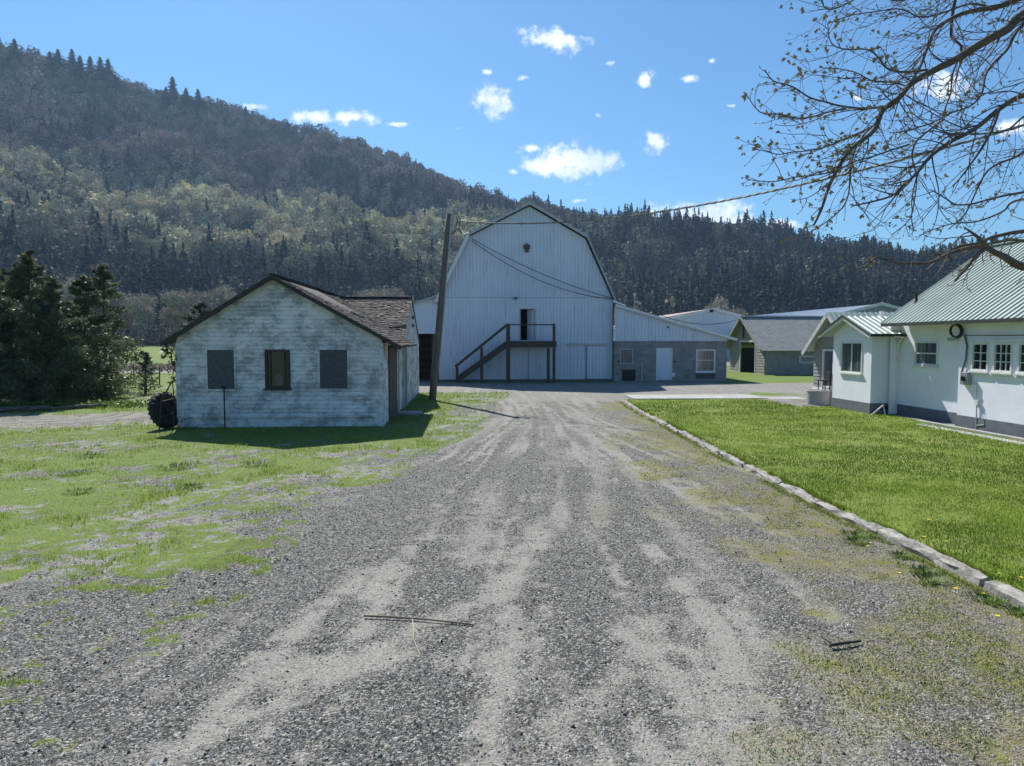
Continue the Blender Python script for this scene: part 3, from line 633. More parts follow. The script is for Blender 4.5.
# fascia boards following the rake
fa = MB()
def rake(mb, pa, pb, t0, t1, y0, y1):
    (xa, za), (xb, zb) = pa, pb
    mb.prism([(xa, y0, za + t0), (xb, y0, zb + t0), (xb, y0, zb + t1), (xa, y0, za + t1)], (0, y1 - y0, 0))
eL, eR, pk = (-9.40, zr - slL * 3.30), (-2.26, zr - slR * 3.84), (xr, zr)
rake(fa, eL, pk, -.12, -.02, yf - .30, yf - .26); rake(fa, pk, eR, -.12, -.02, yf - .30, yf - .26); fa.build('fascia', M['dark_wood'], S)
# roof deck and shakes
def shake_field(mb, P, ulen, v0, v1, step=.17, shades=None, hole=()):
    """P(u,v,h) -> world; u along course, v up the slope"""
    v = v0; k = 0
    while v < v1:
        a, b = ulen(v); u = a
        while u < b:
            w = random.uniform(.08, .2); e = min(u + w, b)
            if random.random() > .02:
                t = random.uniform(.012, .035); dv = random.uniform(-.035, .02); L = step + .06
                vs = [P(u + .004, v + dv, t + .01), P(e - .004, v + dv, t + .01), P(e - .004, v + L, .006), P(u + .004, v + L, .006), P(u + .004, v + dv, 0), P(e - .004, v + dv, 0)]
                mb.add(vs, [(0, 1, 2, 3), (4, 5, 1, 0), (0, 3, 4), (1, 5, 2)]); sh = random.random() ** 1.6
                if random.random() < .04: sh = 1.0
                shades += [sh] * 4
            u = e
        v += step; k += 1
sh = []; rf = MB()
cR = math.hypot(1, slR); cL = math.hypot(1, slL)
LR = 3.84 * cR; LLn = 3.30 * cL
yv = lambda x: 27.75 + (-2.28 - x) / (3.82) * 4.35         # valley line
sag = lambda y: -.05 * math.sin(max(0, min(1, (y - 21.8) / 10.5)) * math.pi)
PR = lambda u, v, h: (eR[0] - v / cR - 0, u, eR[1] + v * slR / cR + h + sag(u) * v / LR)
shake_field(rf, PR, lambda v: (yf - .32, yv(eR[0] - v / cR) + .12), 0.0, LR, .17, sh)
PLf = lambda u, v, h: (eL[0] + v / cL, u, eL[1] + v * slL / cL + h)
shake_field(rf, PLf, lambda v: (yf - .32, 32.2), 0.0, LLn, .17, sh)
# cross wing near slope and far slope
slC = (4.55 - 2.45) / 4.4; cC = math.hypot(1, slC)
PC = lambda u, v, h: (u, 27.7 + v / cC, 2.45 + v * slC / cC + h)
def cr(v):
    y = 27.7 + v / cC; xv = -2.28 - (y - 27.75) / 4.35 * 3.82; return (max(-6.3, xv - .15), -2.78)
shake_field(rf, PC, cr, 0.0, 4.4 * cC, .17, sh)
o = rf.build('roof', M['shake'], S); at = o.data.attributes.new('shade', 'FLOAT', 'FACE'); at.data.foreach_set('value', sh)
dk = MB(); dk.prism([(eL[0], yf - .31, eL[1] - .03), (xr, yf - .31, zr - .03), (eR[0], yf - .31, eR[1] - .03), (eR[0], yf - .31, eR[1] - .0), (xr, yf - .31, zr - .0), (eL[0], yf - .31, eL[1] - .0)], (0, 5.9, 0))
dk.prism([(eL[0], 27.9, eL[1] - .03), (xr, 27.9, zr - .03), (xr, 27.9, zr), (eL[0], 27.9, eL[1])], (0, 4.3, 0))
dk.add([PR(27.6, 0, -.01), PR(32.1, LR, -.01), PR(27.5, LR, -.01)], [(0, 1, 2)])
dk.add([PC(-2.79, .5, -.012), PC(-2.79, 4.4 * cC, -.012), PC(-6.2, 4.4 * cC, -.012)], [(0, 1, 2)])
dk.prism([(-2.79, 32.1, 4.55), (-2.79, 36.5, 2.45), (-2.79, 36.5, 2.42), (-2.79, 32.1, 4.52)], (-6.5, 0, 0))
dk.build('roof_deck', M['dark_wood'], S)
MB().beam((-4.28, 24.9, 3.66), (-4.02, 26.3, 3.5), .10, .015).beam((-3.9, 26.4, 3.46), (-3.72, 27.3, 3.37), .1, .015).beam((-3.6, 29.3, 3.35), (-2.85, 29.5, 3.42), .09, .03).build_each('loose_board', M['dirty_white'], S)
rc = MB(); rc.beam((xr, yf - .3, zr + .04), (xr, 27, zr - .01), .2, .03).beam((xr, 27, zr - .01), (xr, 32, zr + .04), .2, .03).beam((-6.2, 32.1, 4.6), (-2.79, 32.1, 4.6), .2, .03); rc.build('ridge_cap', M['shake'], S)
ft = MB()
for i in range(7): ft.beam((-2.34 - .02 * (i % 2), 22.4 + i * .8, 2.46), (-2.9, 22.4 + i * .8, 2.75), .05, .09)
ft.build_each('rafter_tail', M['dark_wood'], S)
ft = MB(); ft.box(-2.77, -2.70, 31.6, 31.75, 3.6, 3.75).box(-2.77, -2.7, 31.6, 31.75, 3.25, 3.4); ft.build_each('insulator', M['black'], S)
# standpipe in front of it
P_ = thing('standpipe', 'thin dark iron pipe standing in front of the left boarded window', 'pipe', (-7.55, 21.75, 0))
MB().tube([(-7.55, 21.75, 0), (-7.55, 21.75, 1.25)], .022).build('pipe', M['black'], P_); MB().tube([(-7.62, 21.75, 1.25), (-7.48, 21.75, 1.25)], .035).build('cap', M['black'], P_)
# door step slab beside the shed
tag(MB().box(-2.78, -1.95, 25.5, 26.3, 0, .08).build('stepping_slab', M['concrete'], None, origin=(-2.4, 25.8, 0), bevel=.01), 'flat concrete slab lying beside the outbuilding door', 'slab')

# leaning tractor tyre
T = thing('tractor_tyre', 'large black tractor tyre leaning against the left corner of the outbuilding', 'tyre', (-9.5, 22.0, 0))
def torus(mb, c, ax, R_, r_, w_, seg=40, rs=12):
    ax = Vector(ax).normalized(); a = ax.orthogonal().normalized(); b = ax.cross(a); vs = []
    for i in range(seg):
        t = 2 * math.pi * i / seg; rad = a * math.cos(t) + b * math.sin(t)
        for k in range(rs):
            p = 2 * math.pi * k / rs; vs.append(Vector(c) + rad * (R_ + r_ * math.cos(p)) + ax * w_ * math.sin(p))
    mb.add(vs, [(i * rs + k, i * rs + (k + 1) % rs, ((i + 1) % seg) * rs + (k + 1) % rs, ((i + 1) % seg) * rs + k) for i in range(seg) for k in range(rs)])
    return a, b, ax
tb = MB(); cT = Vector((-9.36, 21.9, .56)); ax = (.93, -.32, .24); a, b, axn = torus(tb, cT, ax, .42, .15, .17)
for i in range(22):
    for sgn in (1, -1):
        t = 2 * math.pi * (i + .5 * (sgn > 0)) / 22; t2 = t + .14; p = cT + (a * math.cos(t) + b * math.sin(t)) * .555; q_ = cT + (a * math.cos(t2) + b * math.sin(t2)) * .51 + axn * .15 * sgn
        tb.beam(p, q_, .045, .05, up=tuple(a * math.cos(t) + b * math.sin(t)))
tb.build('tread', M['rubber'], T, smooth=True)
rb = MB(); rb.tube([cT - axn * .05, cT + axn * .05], .32, 24); torus(rb, cT, ax, .30, .03, .12, 28, 8); rb.tube([cT - axn * .10, cT + axn * .10], .09, 12); rb.build('rim', M['rubber'], T)
I_ = thing('iron_frame', 'rusty bent iron frame standing in front of the leaning tyre', 'iron frame', (-9.15, 21.5, 0))
MB().tube([(-9.30, 21.3, 0), (-9.28, 21.45, .9), (-9.12, 21.9, 1.45), (-9.05, 21.95, 1.42)], .022, 6).tube([(-9.02, 21.6, 0), (-9.05, 21.8, .9), (-9.12, 21.9, 1.45)], .018, 6).build_each('upright', M['rust'], I_)
MB().tube([(-9.29, 21.4, .4), (-9.03, 21.7, .5)], .018, 6).tube([(-9.28, 21.45, .85), (-9.05, 21.8, .92)], .018, 6).build_each('crossbar', M['rust'], I_)

# ------------------------------------------------------------ gambrel barn
BY, BL = 46.5, 30
B = thing('barn', 'tall white gambrel barn clad in ribbed metal with an outside stair', 'barn', (3.4, BY, 0))
gam = [(-2.42, 0), (-2.30, 5.45), (-.38, 9.42), (3.50, 11.42), (7.28, 9.38), (9.12, 5.35), (9.16, 0)]
def gtop(x): return float(np.interp(x, [-2.30, -.38, 3.55, 7.2, 9.06], [5.40, 9.37, 11.36, 9.32, 5.30]))
hb = [(2.98, 3.92, 2.70, 4.72), (-2.31, -2.30, 0, .01)]
bw = MB().sheet(ribs(-2.36, 9.06, .229, .055, .034, (-.38, 3.5, 7.2)), lambda u: .12, lambda u: gtop(min(max(u, -2.3), 9.12)), [hb[0]], lambda u, v, h: (u, BY - h, v))
bw.sheet([(BY + .01, 0), (BY + BL, 0)], lambda u: 0, lambda u: 5.4, [], lambda u, v, h: (-2.36, u, v)); bw.sheet([(BY + .01, 0), (BY + BL, 0)], lambda u: 0, lambda u: 5.3, [], lambda u, v, h: (9.12, u, v))
bw.sheet(ribs(-2.36, 9.12, 1, .05, .02, (-.38, 3.5, 7.28)), lambda u: 0, lambda u: gtop(min(max(u, -2.3), 9.12)), [], lambda u, v, h: (u, BY + BL, v))
bw.build('wall', M['barn'], B)
MB().box(-2.38, 9.14, BY - .035, BY - .022, 5.46, 5.49).build('sheet_seam', M['galv'], B)
MB().box(-2.38, 9.14, BY - .02, BY + .1, 0, .14).build('footing', M['found'], B)
MB().box(1.5, 5.4, BY + 2.5, BY + 2.6, 2.4, 5.2).box(1.5, 5.4, BY + .05, BY + 2.5, 2.4, 2.5).build('loft_interior', M['dark_wood'], B)
rf = MB(); G_ = [(-2.62, 5.12), (-.50, 9.50), (3.55, 11.56), (7.30, 9.46), (9.30, 5.05)]
for (p, q) in zip(G_, G_[1:]):
    px, pz, qx, qz = *p, *q; nx_, nz_ = -(qz - pz), (qx - px); l = math.hypot(nx_, nz_); nx_ /= l; nz_ /= l; W = l
    rf.sheet(ribs(BY - .38, BY + BL + .3, .3, .05, .025), lambda u: 0, lambda u: W, [], lambda u, v, h: (px + (qx - px) * v / W + nx_ * h, u, pz + (qz - pz) * v / W + nz_ * h))
    rf.prism([(px, BY - .37, pz - .002), (qx, BY - .37, qz - .002), (qx - nx_ * .05, BY - .37, qz - nz_ * .05), (px - nx_ * .05, BY - .37, pz - nz_ * .05)], (0, BL + .6, 0))
rf.build('roof', M['galv'], B)
f = MB()
for (p, q) in zip(G_, G_[1:]):
    (px, pz), (qx, qz) = p, q; f.prism([(px, BY - .42, pz + .04), (qx, BY - .42, qz + .04), (qx, BY - .42, qz - .16), (px, BY - .42, pz - .16)], (0, .03, 0))
f.build_each('rake_trim', plain('grey_white_trim', (.42, .43, .45)), B)
MB().prism([(-2.62, BY - .45, 5.15), (-.50, BY - .45, 9.50), (-.32, BY - .45, 9.36), (-2.36, BY - .45, 5.15)], (0, .03, 0)).build('corner_flashing', M['white'], B)
f = MB().prism([(9.0, BY - .45, 5.32), (9.85, BY - .45, 4.98), (9.85, BY - .45, 4.90), (9.0, BY - .45, 5.16)], (0, 1.2, 0)); f.build('eave_flare', M['white'], B)
# loft doorway
df = MB().box(2.92, 2.98, BY - .05, BY + .05, 2.66, 4.78).box(3.92, 3.98, BY - .05, BY + .05, 2.66, 4.78).box(2.98, 3.92, BY - .05, BY + .05, 4.72, 4.78); df.build('door_frame', M['dirty_white'], B)
dl = MB().beam((3.90, BY + .05, 3.7), (3.46, BY + .55, 3.7), .04, 2.0).build('loft_door', M['barn'], B)
# ground doors
d = MB().sheet(ribs(2.22, 4.79, .229, .045, .028), lambda u: .16, lambda u: 2.20, [], lambda u, v, h: (u, BY - .05 - h, v)); dd = d.build('double_door', M['barn'], B)
MB().box(3.47, 3.49, BY - .075, BY - .05, .16, 2.2).build('gap', M['black'], dd); MB().box(3.40, 3.45, BY - .1, BY - .07, 1.2, 1.3).build('latch', M['galv'], dd)
d = MB().sheet(ribs(7.30, 8.64, .229, .045, .028), lambda u: .16, lambda u: 2.32, [], lambda u, v, h: (u, BY - .09 - h, v)).box(7.33, 8.62, BY - .085, BY - .05, .16, 2.3); sd_ = d.build('sliding_door', M['barn'], B)
MB().box(7.31, 7.35, BY - .12, BY - .06, .16, 2.32).build('edge_strip', M['found'], sd_)
MB().box(6.0, 8.65, BY - .16, BY - .04, 2.38, 2.48).build('door_track', M['galv'], B)
MB().box(2.3, 4.4, BY - .1, BY - .0, .0, .1)
# hay hood bracket, yard lamp
hh = MB().box(3.26, 3.50, BY - .16, BY - .02, 8.40, 8.62).box(3.17, 3.59, BY - .2, BY - .02, 8.62, 8.86).prism([(3.22, BY - .2, 8.86), (3.54, BY - .2, 8.86), (3.38, BY - .2, 8.97)], (0, .18, 0)); hh.build('wall_vent', M['plywood'], B, bevel=.02)
l = MB().tube([(2.65, BY - .02, 5.40), (2.65, BY - .25, 5.46)], .03).tube([(2.65, BY - .25, 5.50), (2.65, BY - .27, 5.36)], .04, 12, .15); l.build('wall_lamp', M['found'], B)
# stair and landing
DY0, DY1 = BY - 1.35, BY - .06
dk = MB()
for i in range(9): dk.box(2.02, 5.18, DY0 + i * .142, DY0 + i * .142 + .132, 2.60, 2.64)
ld = dk.build('landing', M['deck_wood'], B); MB().box(2.02, 5.18, DY0 - .04, DY0, 2.26, 2.645).box(2.02, 2.07, DY0, DY1, 2.3, 2.59).box(5.13, 5.18, DY0, DY1, 2.3, 2.59).build('joist', M['deck_wood'], ld)
for (x, zt, w) in ((2.10, 3.74, .25), (5.02, 3.74, .17), (4.66, 2.25, .17)):
    MB().box(x - w / 2, x + w / 2, DY0 - .16, DY0 - .042, 0, zt).build('post', M['deck_wood'], B)
sx0, sz0, sx1, sz1 = -1.15, .15, 2.10, 2.60
for y in (DY0 + .02, DY0 + 1.0): MB().beam((sx0, y, sz0), (sx1, y, sz1 - .12), .06, .36).build('stringer', M['deck_wood'], B)
for i in range(12):
    t = (i + .5) / 12.5; x = sx0 + (sx1 - sx0) * t; z = sz0 + .1 + (sz1 - sz0 - .1) * t
    MB().box(x - .13, x + .13, DY0 + .05, DY0 + .97, z - .02, z + .02).build('step', M['deck_wood'], B)
MB().beam((sx0 - .1, DY0 - .1, 1.02), (2.02, DY0 - .1, 3.66), .06, .17).build('handrail', M['deck_wood'], B)
MB().beam((2.24, DY0 - .1, 3.68), (4.93, DY0 - .1, 3.68), .04, .08).build('handrail', M['deck_wood'], B)
for (x, zt) in ((-1.14, 1.0), (.42, 2.24)): MB().box(x - .09, x + .09, DY0 - .075, DY0 - .01, 0, zt).build('post', M['deck_wood'], B)
# two sagging wires across the gable
for i, sg in enumerate((.35, .75)):
    a_ = Vector((-.2, BY - .5, 9.2 - .12 * i)); b_ = Vector((8.95, BY - .5, 5.42 - .05 * i)); pts = [a_ + (b_ - a_) * t / 24 - Vector((0, 0, 4 * sg * (t / 24) * (1 - t / 24))) for t in range(25)]
    tag(MB().tube(pts, .022, 5).build('cable', M['wire'], None, origin=a_), ['upper of the two dark wires sagging across the barn gable', 'lower of the two dark wires sagging across the barn gable'][i], 'wire', 'wires across the barn gable')

# left lean-to of the barn
LT = thing('lean_to', 'white metal lean-to with a dark open front on the left side of the barn', 'lean-to', (-6, BY, 0))
lz = lambda x: 5.52 + (x + 2.45) * .325
MB().sheet(ribs(-9.6, -2.45, .229, .05, .02), lambda u: 3.12, lambda u: lz(u), [], lambda u, v, h: (u, BY + .1 - h, v)).sheet([(BY + .1, 0), (BY + 12, 0)], lambda u: 0, lambda u: 3.2, [], lambda u, v, h: (-9.6, u, v)).sheet([(-9.6, 0), (-2.45, 0)], lambda u: 0, lambda u: 3.4, [], lambda u, v, h: (u, BY + 12, v)).build('wall', M['barn'], LT)
MB().prism([(-9.9, BY - .2, lz(-9.9)), (-2.4, BY - .2, lz(-2.4)), (-2.4, BY - .2, lz(-2.4) + .1), (-9.9, BY - .2, lz(-9.9) + .1)], (0, 12.3, 0)).build('roof', M['galv'], LT)
for x in (-9.5, -7.2, -4.9, -2.75): MB().box(x - .08, x + .08, BY + .15, BY + .31, 0, 3.4).build('post', M['deck_wood'], LT)
g = MB()
for z in (.5, 1.0, 1.5, 2.0, 2.6): g.box(-9.4, -2.5, BY + 3.0, BY + 3.05, z, z + .14)
g.build_each('rail', M['deck_wood'], LT)
MB().box(-9.5, -2.5, BY + 5, BY + 5.1, 0, 3.6).build('back_wall', M['dark_wood'], LT)

# ------------------------------------------------------------ block milk house
K = thing('block_annex', 'low grey concrete block annex with a white metal gable right of the barn', 'annex', (12.7, 46, 0))
KY = 46.0; kx0, kx1 = 9.09, 16.56; kh = 2.68
win1 = (9.46, 10.33, 1.14, 2.14); dr = (11.93, 12.86, .10, 2.12); win2 = (14.5, 15.79, .60, 2.10)
kb = MB().sheet([(kx0, 0), (kx1, 0)], lambda u: 0, lambda u: kh, [(a, b, c, d) for a, b, c, d in (win1, dr, win2)], lambda u, v, h: (u, KY, v))
kb.sheet([(KY, 0), (KY + 9, 0)], lambda u: 0, lambda u: kh, [], lambda u, v, h: (kx1, u, v)).sheet([(KY, 0), (KY + 9, 0)], lambda u: 0, lambda u: kh, [], lambda u, v, h: (kx0, u, v)).sheet([(kx0, 0), (kx1, 0)], lambda u: 0, lambda u: kh, [], lambda u, v, h: (u, KY + 9, v))
kb.build('wall', M['block'], K)
kz = lambda x: 4.94 + (x - kx0) * (2.72 - 4.94) / (17.1 - kx0)
MB().sheet(ribs(kx0, kx1, .229, .055, .034), lambda u: kh - .03, lambda u: kz(u), [], lambda u, v, h: (u, KY - .03 - h, v)).sheet([(KY, 0), (KY + 9, 0)], lambda u: kh - .02, lambda u: kz(kx1) - .02, [], lambda u, v, h: (kx1 + .01, u, v)).build('gable', M['barn'], K)
MB().prism([(kx0 - .02, KY - .3, kz(kx0)), (kx1 + .55, KY - .3, kz(kx1 + .55)), (kx1 + .55, KY - .3, kz(kx1 + .55) + .05), (kx0 - .02, KY - .3, kz(kx0) + .05)], (0, 9.6, 0)).build('roof', M['galv'], K)
MB().prism([(kx0 - .02, KY - .34, kz(kx0) - .06), (kx1 + .57, KY - .34, kz(kx1 + .57) - .06), (kx1 + .57, KY - .34, kz(kx1 + .57) + .1), (kx0 - .02, KY - .34, kz(kx0) + .1)], (0, .035, 0)).build('rake_trim', M['white'], K)
window(K, (win1[0], KY, 0), XA, NYA, win1[1] - win1[0], win1[2], win1[3], .05, mframe=M['dirty_white'], glass=plain('boarded_window_panel', (.22, .17, .15), .7, 0, .7, 6, (3, 1, .5)), sill=False, proud=.01)
window(K, (win2[0], KY, 0), XA, NYA, win2[1] - win2[0], win2[2], win2[3], .09, 1, 1, M['white'], M['glass_curtain'], hbar=1.38, proud=.04)
MB().box(14.5, 15.8, KY - .015, KY + .02, .16, .52).build('sill_panel', M['plywood'], K)
dd = MB().box(dr[0], dr[1], KY + .02, KY + .07, dr[2], dr[3]).build('door', M['barn'], K); MB().tube([(12.5, KY, 1.05), (12.5, KY - .06, 1.05)], .035).build('handle', M['galv'], dd)
MB().box(dr[0] - .07, dr[0], KY - .03, KY + .05, .05, dr[3] + .07).box(dr[1], dr[1] + .07, KY - .03, KY + .05, .05, dr[3] + .07).box(dr[0], dr[1], KY - .03, KY + .05, dr[3], dr[3] + .07).build('door_frame', M['white'], K)
MB().box(9.6, 10.5, KY - .02, KY + .02, .05, .78).build('hatch', M['black'], K)
MB().tube([(10.9, KY - .08, 0), (10.9, KY - .08, 1.25)], .035).build('pipe', M['dirty_white'], K)
MB().box(12.85, 13.1, KY - .08, KY, .3, .55).build('junction_box', M['white'], K)
MB().box(9.35, 9.45, KY - .05, KY, 1.25, 1.4).box(13.05, 13.15, KY - .04, KY, 1.25, 1.35).box(12.55, 12.68, KY - .06, KY - .03, 3.5, 3.6).build_each('outlet', M['black'], K)
ms = thing('service_mast', 'thin service mast with insulators rising behind the annex roof', 'service mast', (10.6, 47.6, 0))
MB().tube([(10.75, 47.6, 4.2), (10.75, 47.6, 5.75)], .04).build('mast', M['galv'], ms); MB().tube([(10.75, 47.6, 5.3), (11.1, 47.6, 5.25)], .03).tube([(11.1, 47.6, 5.25), (11.13, 47.6, 5.1)], .09, 8).tube([(10.75, 47.6, 5.7), (10.75, 47.6, 5.85)], .1, 8).build_each('insulator', M['dirty_white'], ms)
def wire(a, b, sg, r, label, mat='wire', grp=None, n=24):
    a = Vector(a); b = Vector(b); pts = [a + (b - a) * t / n - Vector((0, 0, 4 * sg * (t / n) * (1 - t / n))) for t in range(n + 1)]
    return tag(MB().tube(pts, r, 6).build('cable', M[mat], None, origin=a), label, 'wire', grp)
wire((9.0, 46.0, 5.35), (10.75, 47.6, 5.3), .05, .02, 'short dark wire from the barn eave to the service mast')
wire((10.75, 47.6, 5.2), (22.4, 58.8, 4.55), .9, .025, 'dark wire running from the annex mast to the old grey shed')

# ------------------------------------------------------------ far metal barns
def far_barn(name, label, xr_, zr_, yf_, hw, ze_, ln, roofm, gabm, dx=0):
    F_ = thing(name, label, 'shed', (xr_, yf_, 0))
    w = MB().sheet(ribs(xr_ - hw, xr_ + hw, .6, .1, .03, (xr_,)), lambda u: 0, lambda u: zr_ - abs(u - xr_) * (zr_ - ze_) / hw - .05, [], lambda u, v, h: (u, yf_ - h, v))
    w.sheet([(yf_, 0), (yf_ + ln, 0)], lambda u: 0, lambda u: ze_, [], lambda u, v, h: (xr_ - hw, u, v)).sheet([(yf_, 0), (yf_ + ln, 0)], lambda u: 0, lambda u: ze_, [], lambda u, v, h: (xr_ + hw, u, v))
    w.build('wall', gabm, F_); r = MB()
    for s in (-1, 1):
        W = math.hypot(hw + .5, (zr_ - ze_) * (hw + .5) / hw); zz = zr_ - (zr_ - ze_) * (hw + .5) / hw
        r.sheet(ribs(yf_ - .5, yf_ + ln, .5, .06, .03), lambda u: 0, lambda u: W, [], lambda u, v, h, s=s, W=W, zz=zz: (xr_ + s * (hw + .5) * v / W, u, zr_ + (zz - zr_) * v / W + h))
    r.build('roof', roofm, F_)
    t = MB()
    for s in (-1, 1): t.beam((xr_, yf_ - .55, zr_), (xr_ + s * (hw + .5), yf_ - .55, zr_ - (zr_ - ze_) * (hw + .5) / hw), .06, .35)
    t.build('rake_trim', M['white'], F_); return F_
fb1 = far_barn('metal_shed', 'white metal shed with a rust streaked roof behind the block annex', 32.1, 6.95, 95, 9.5, 4.6, 34, M['white_roof'], M['barn'])
MB().box(26.8, 27.0, 95, 110, 6.0, 6.05)
MB().add([(31.8, 94.6, 6.99), (31.8, 128, 6.99), (22.0, 128, 4.62), (25.5, 112, 5.47)], [(0, 1, 2, 3)]).build('rusty_roof_sheet', M['rust_roof'], fb1)
MB().tube([(31.8, 94.4, 6.5), (31.8, 94.4, 6.85)], .25, 8).build('gable_vent', M['black'], fb1)
far_barn('metal_barn', 'long white roofed metal barn far behind the old grey shed', 46.6, 6.9, 80, 9, 4.7, 48, M['white_roof'], plain('blue_grey_metal', (.30, .33, .38), .5))
far_barn('machine_shed', 'low white roofed machine shed seen behind the right edge of the annex', 39.2, 4.9, 118, 9, 3.2, 30, M['white_roof'], M['barn'])

# ------------------------------------------------------------ old grey shed
Q = thing('grey_shed', 'old grey lap sided shed with a steep ribbed metal roof and dark doorway', 'shed', (22.6, 55.3, 0))
qx0, qx1, qy0, qy1 = 22.6, 36.0, 54.3, 62.0; qr = 58.35; qz = 4.62; qe = 2.05; qs = (qz - qe) / (qr - qy0)
q_lo = lambda z: qy0 if z <= qe else qr - (qz - z) / qs; q_hi = lambda z: qy1 if z <= qe else qr + (qz - z) / qs
MB().sheet(laps(0, 4.5, .22, .045), q_lo, q_hi, [(0, 2.55, 56.25, 59.4)], lambda u, v, h: (qx0 - h, v, u)).build('gable', M['old_grey_siding'], Q)
MB().box(qx0 + .01, qx1, qy0, qy0 + .1, 0, qe).box(qx0 + .01, qx1, qy1 - .1, qy1, 0, qe).box(qx1 - .1, qx1, qy0 + .1, qy1 - .1, 0, qe).build('wall', M['grey_stucco'], Q)
r = MB()
for s in (-1, 1):
    W = math.hypot(4.4, 4.4 * qs)
    r.sheet(ribs(qx0 - .5, qx1 + .5, .26, .06, .025), lambda u: 0, lambda u: W, [], lambda u, v, h, s=s, W=W: (u, qr + s * 4.4 * v / W, qz + .06 - 4.4 * qs * v / W + h))
r.build('roof', M['grey_roof'], Q)
r = MB().box(qx0 - .5, qx1 + .5, qr - .12, qr + .12, qz + .08, qz + .14); r.build('ridge_cap', M['galv'], Q)
r = MB()
for s in (-1, 1): r.beam((qx0 - .52, qr, qz), (qx0 - .52, qr + s * 4.25, qz - 4.25 * qs), .05, .18)
r.build('rake_trim', M['old_grey_siding'], Q)
MB().box(qx0 - .06, qx0 + .04, 56.1, 56.25, 0, 2.7).box(qx0 - .06, qx0 + .04, 59.4, 59.55, 0, 2.7).box(qx0 - .06, qx0 + .04, 56.25, 59.4, 2.55, 2.7).build('door_frame', M['dirty_white'], Q)
MB().box(qx0 + 2, qx0 + 2.1, 55, 61.5, 0, 2).build('dark_backing', M['black'], Q)  # near-black sheet painted as the darkness inside the doorway
window(Q, (25.3, qy0 - .01, 0), XA, NYA, 1.6, .92, 1.5, .12, mframe=M['dirty_white'], sill=False)
MB().box(qx0 - .1, qx0 + .0, 58.6, 58.9, 2.9, 4.2).build('hay_door', M['dark_wood'], Q)

# ------------------------------------------------------------ stucco house on the right
HX = 14.6; HL = 14.95; hys = 20.72; hy0, hy1 = 9.0, 24.3; hz = 3.4
H = thing('farmhouse', 'white stucco farmhouse with a pale green ribbed metal roof at the right', 'house', (18, 17, 0))
# wall facing the lawn: openings
hw_ = [(19.47, 20.16, 1.78, 2.60), (18.57, 19.28, 1.78, 2.60), (17.65, 18.36, 1.78, 2.60), (16.8, 17.5, 1.78, 2.60)]
wl = MB().sheet([(hy0, 0), (hys, 0)], lambda u: .42, lambda u: hz, hw_, lambda u, v, h: (HX, u, v)).sheet([(hys, 0), (hy1 + .12, 0)], lambda u: .42, lambda u: hz + .2, [(22.2, 23.4, 1.84, 2.64)], lambda u, v, h: (HL, u, v)).sheet([(HX, 0), (HL, 0)], lambda u: .42, lambda u: hz, [], lambda u, v, h: (u, hys, v))
wl.box(HX + .3, 22.1, hy0, hy0 + .05, 0, hz).sheet([(HX, 0), (18.4, 0), (22.1, 0)], lambda u: 0.0, lambda u: 3.2 + .69 * (3.7 - abs(u - 18.4)), [], lambda u, v, h: (u, hy1, v))
wl.build('wall', M['stucco'], H)
MB().box(HX - .035, HX + .2, hy0, hys + .03, 0, .42).box(HL - .035, HL + .2, hys + .03, hy1 + .1, 0, .42).build('foundation', M['found'], H)
MB().box(HX + 1.0, HX + 1.05, 16, 24, 1.2, 3.2).build('dark_backing', M['black'], H)  # near-black sheet standing in for the unlit rooms behind the windows
def casement(y0, y1, cols, rows, nm='window', hbar=None, glass=None):
    return window(H, (HX, y1, 0), NYA, NXA, y1 - y0, 1.78, 2.60, .055, cols, rows, M['white'], glass or M['glass'], .022, proud=.035)
casement(19.47, 20.16, 2, 3); casement(18.57, 19.28, 3, 3); casement(17.65, 18.36, 3, 3); casement(16.8, 17.5, 2, 3)
MB().box(HX - .05, HX, 16.7, 20.26, 2.605, 2.70).box(HX - .05, HX, 16.7, 20.26, 1.66, 1.74).build_each('window_surround', M['white'], H)
w = window(H, (HL, 23.4, 0), NYA, NXA, 1.20, 1.84, 2.64, .06, 1, 1, M['white'], M['glass_curtain'], hbar=2.24, proud=.04)
# main roof
ex, ez, rx_, rz_ = 14.22, 3.24, 18.1, 5.94; sl_ = (rz_ - ez) / (rx_ - ex); W = math.hypot(rx_ - ex, rz_ - ez); nX, nZ = -sl_ / math.hypot(1, sl_), 1 / math.hypot(1, sl_)
r = MB().sheet(ribs(hy0 - .4, hy1 - .08, .228, .08, .034), lambda u: 0, lambda u: W, [], lambda u, v, h: (ex + (rx_ - ex) * v / W + nX * h, u, ez + (rz_ - ez) * v / W + nZ * h))
r.sheet(ribs(hy0 - .4, hy1 - .08, .228, .08, .034), lambda u: 0, lambda u: W, [], lambda u, v, h: (2 * rx_ - ex - (rx_ - ex) * v / W - nX * h, u, ez + (rz_ - ez) * v / W + nZ * h))
r.build('roof', M['green_roof'], H)
MB().prism([(ex, hy0 - .4, ez - .012), (rx_, hy0 - .4, rz_ - .012), (rx_, hy0 - .4, rz_ - .05), (ex, hy0 - .4, ez - .05)], (0, hy1 - hy0 + .3, 0)).build('soffit', M['dirty_white'], H)
MB().box(ex - .03, ex + .0, hy0 - .4, hy1 - .06, ez - .09, ez + .015).build('eave_trim', M['green_trim'], H)
MB().beam((ex, hy1 - .06, ez + .02), (rx_, hy1 - .06, rz_ + .02), .03, .10).build('rake_trim', M['green_roof'], H)
MB().box(rx_ - .15, rx_ + .15, hy0 - .4, hy1 - .1, rz_ + .02, rz_ + .06).build('ridge_cap', M['green_roof'], H)
t = MB()
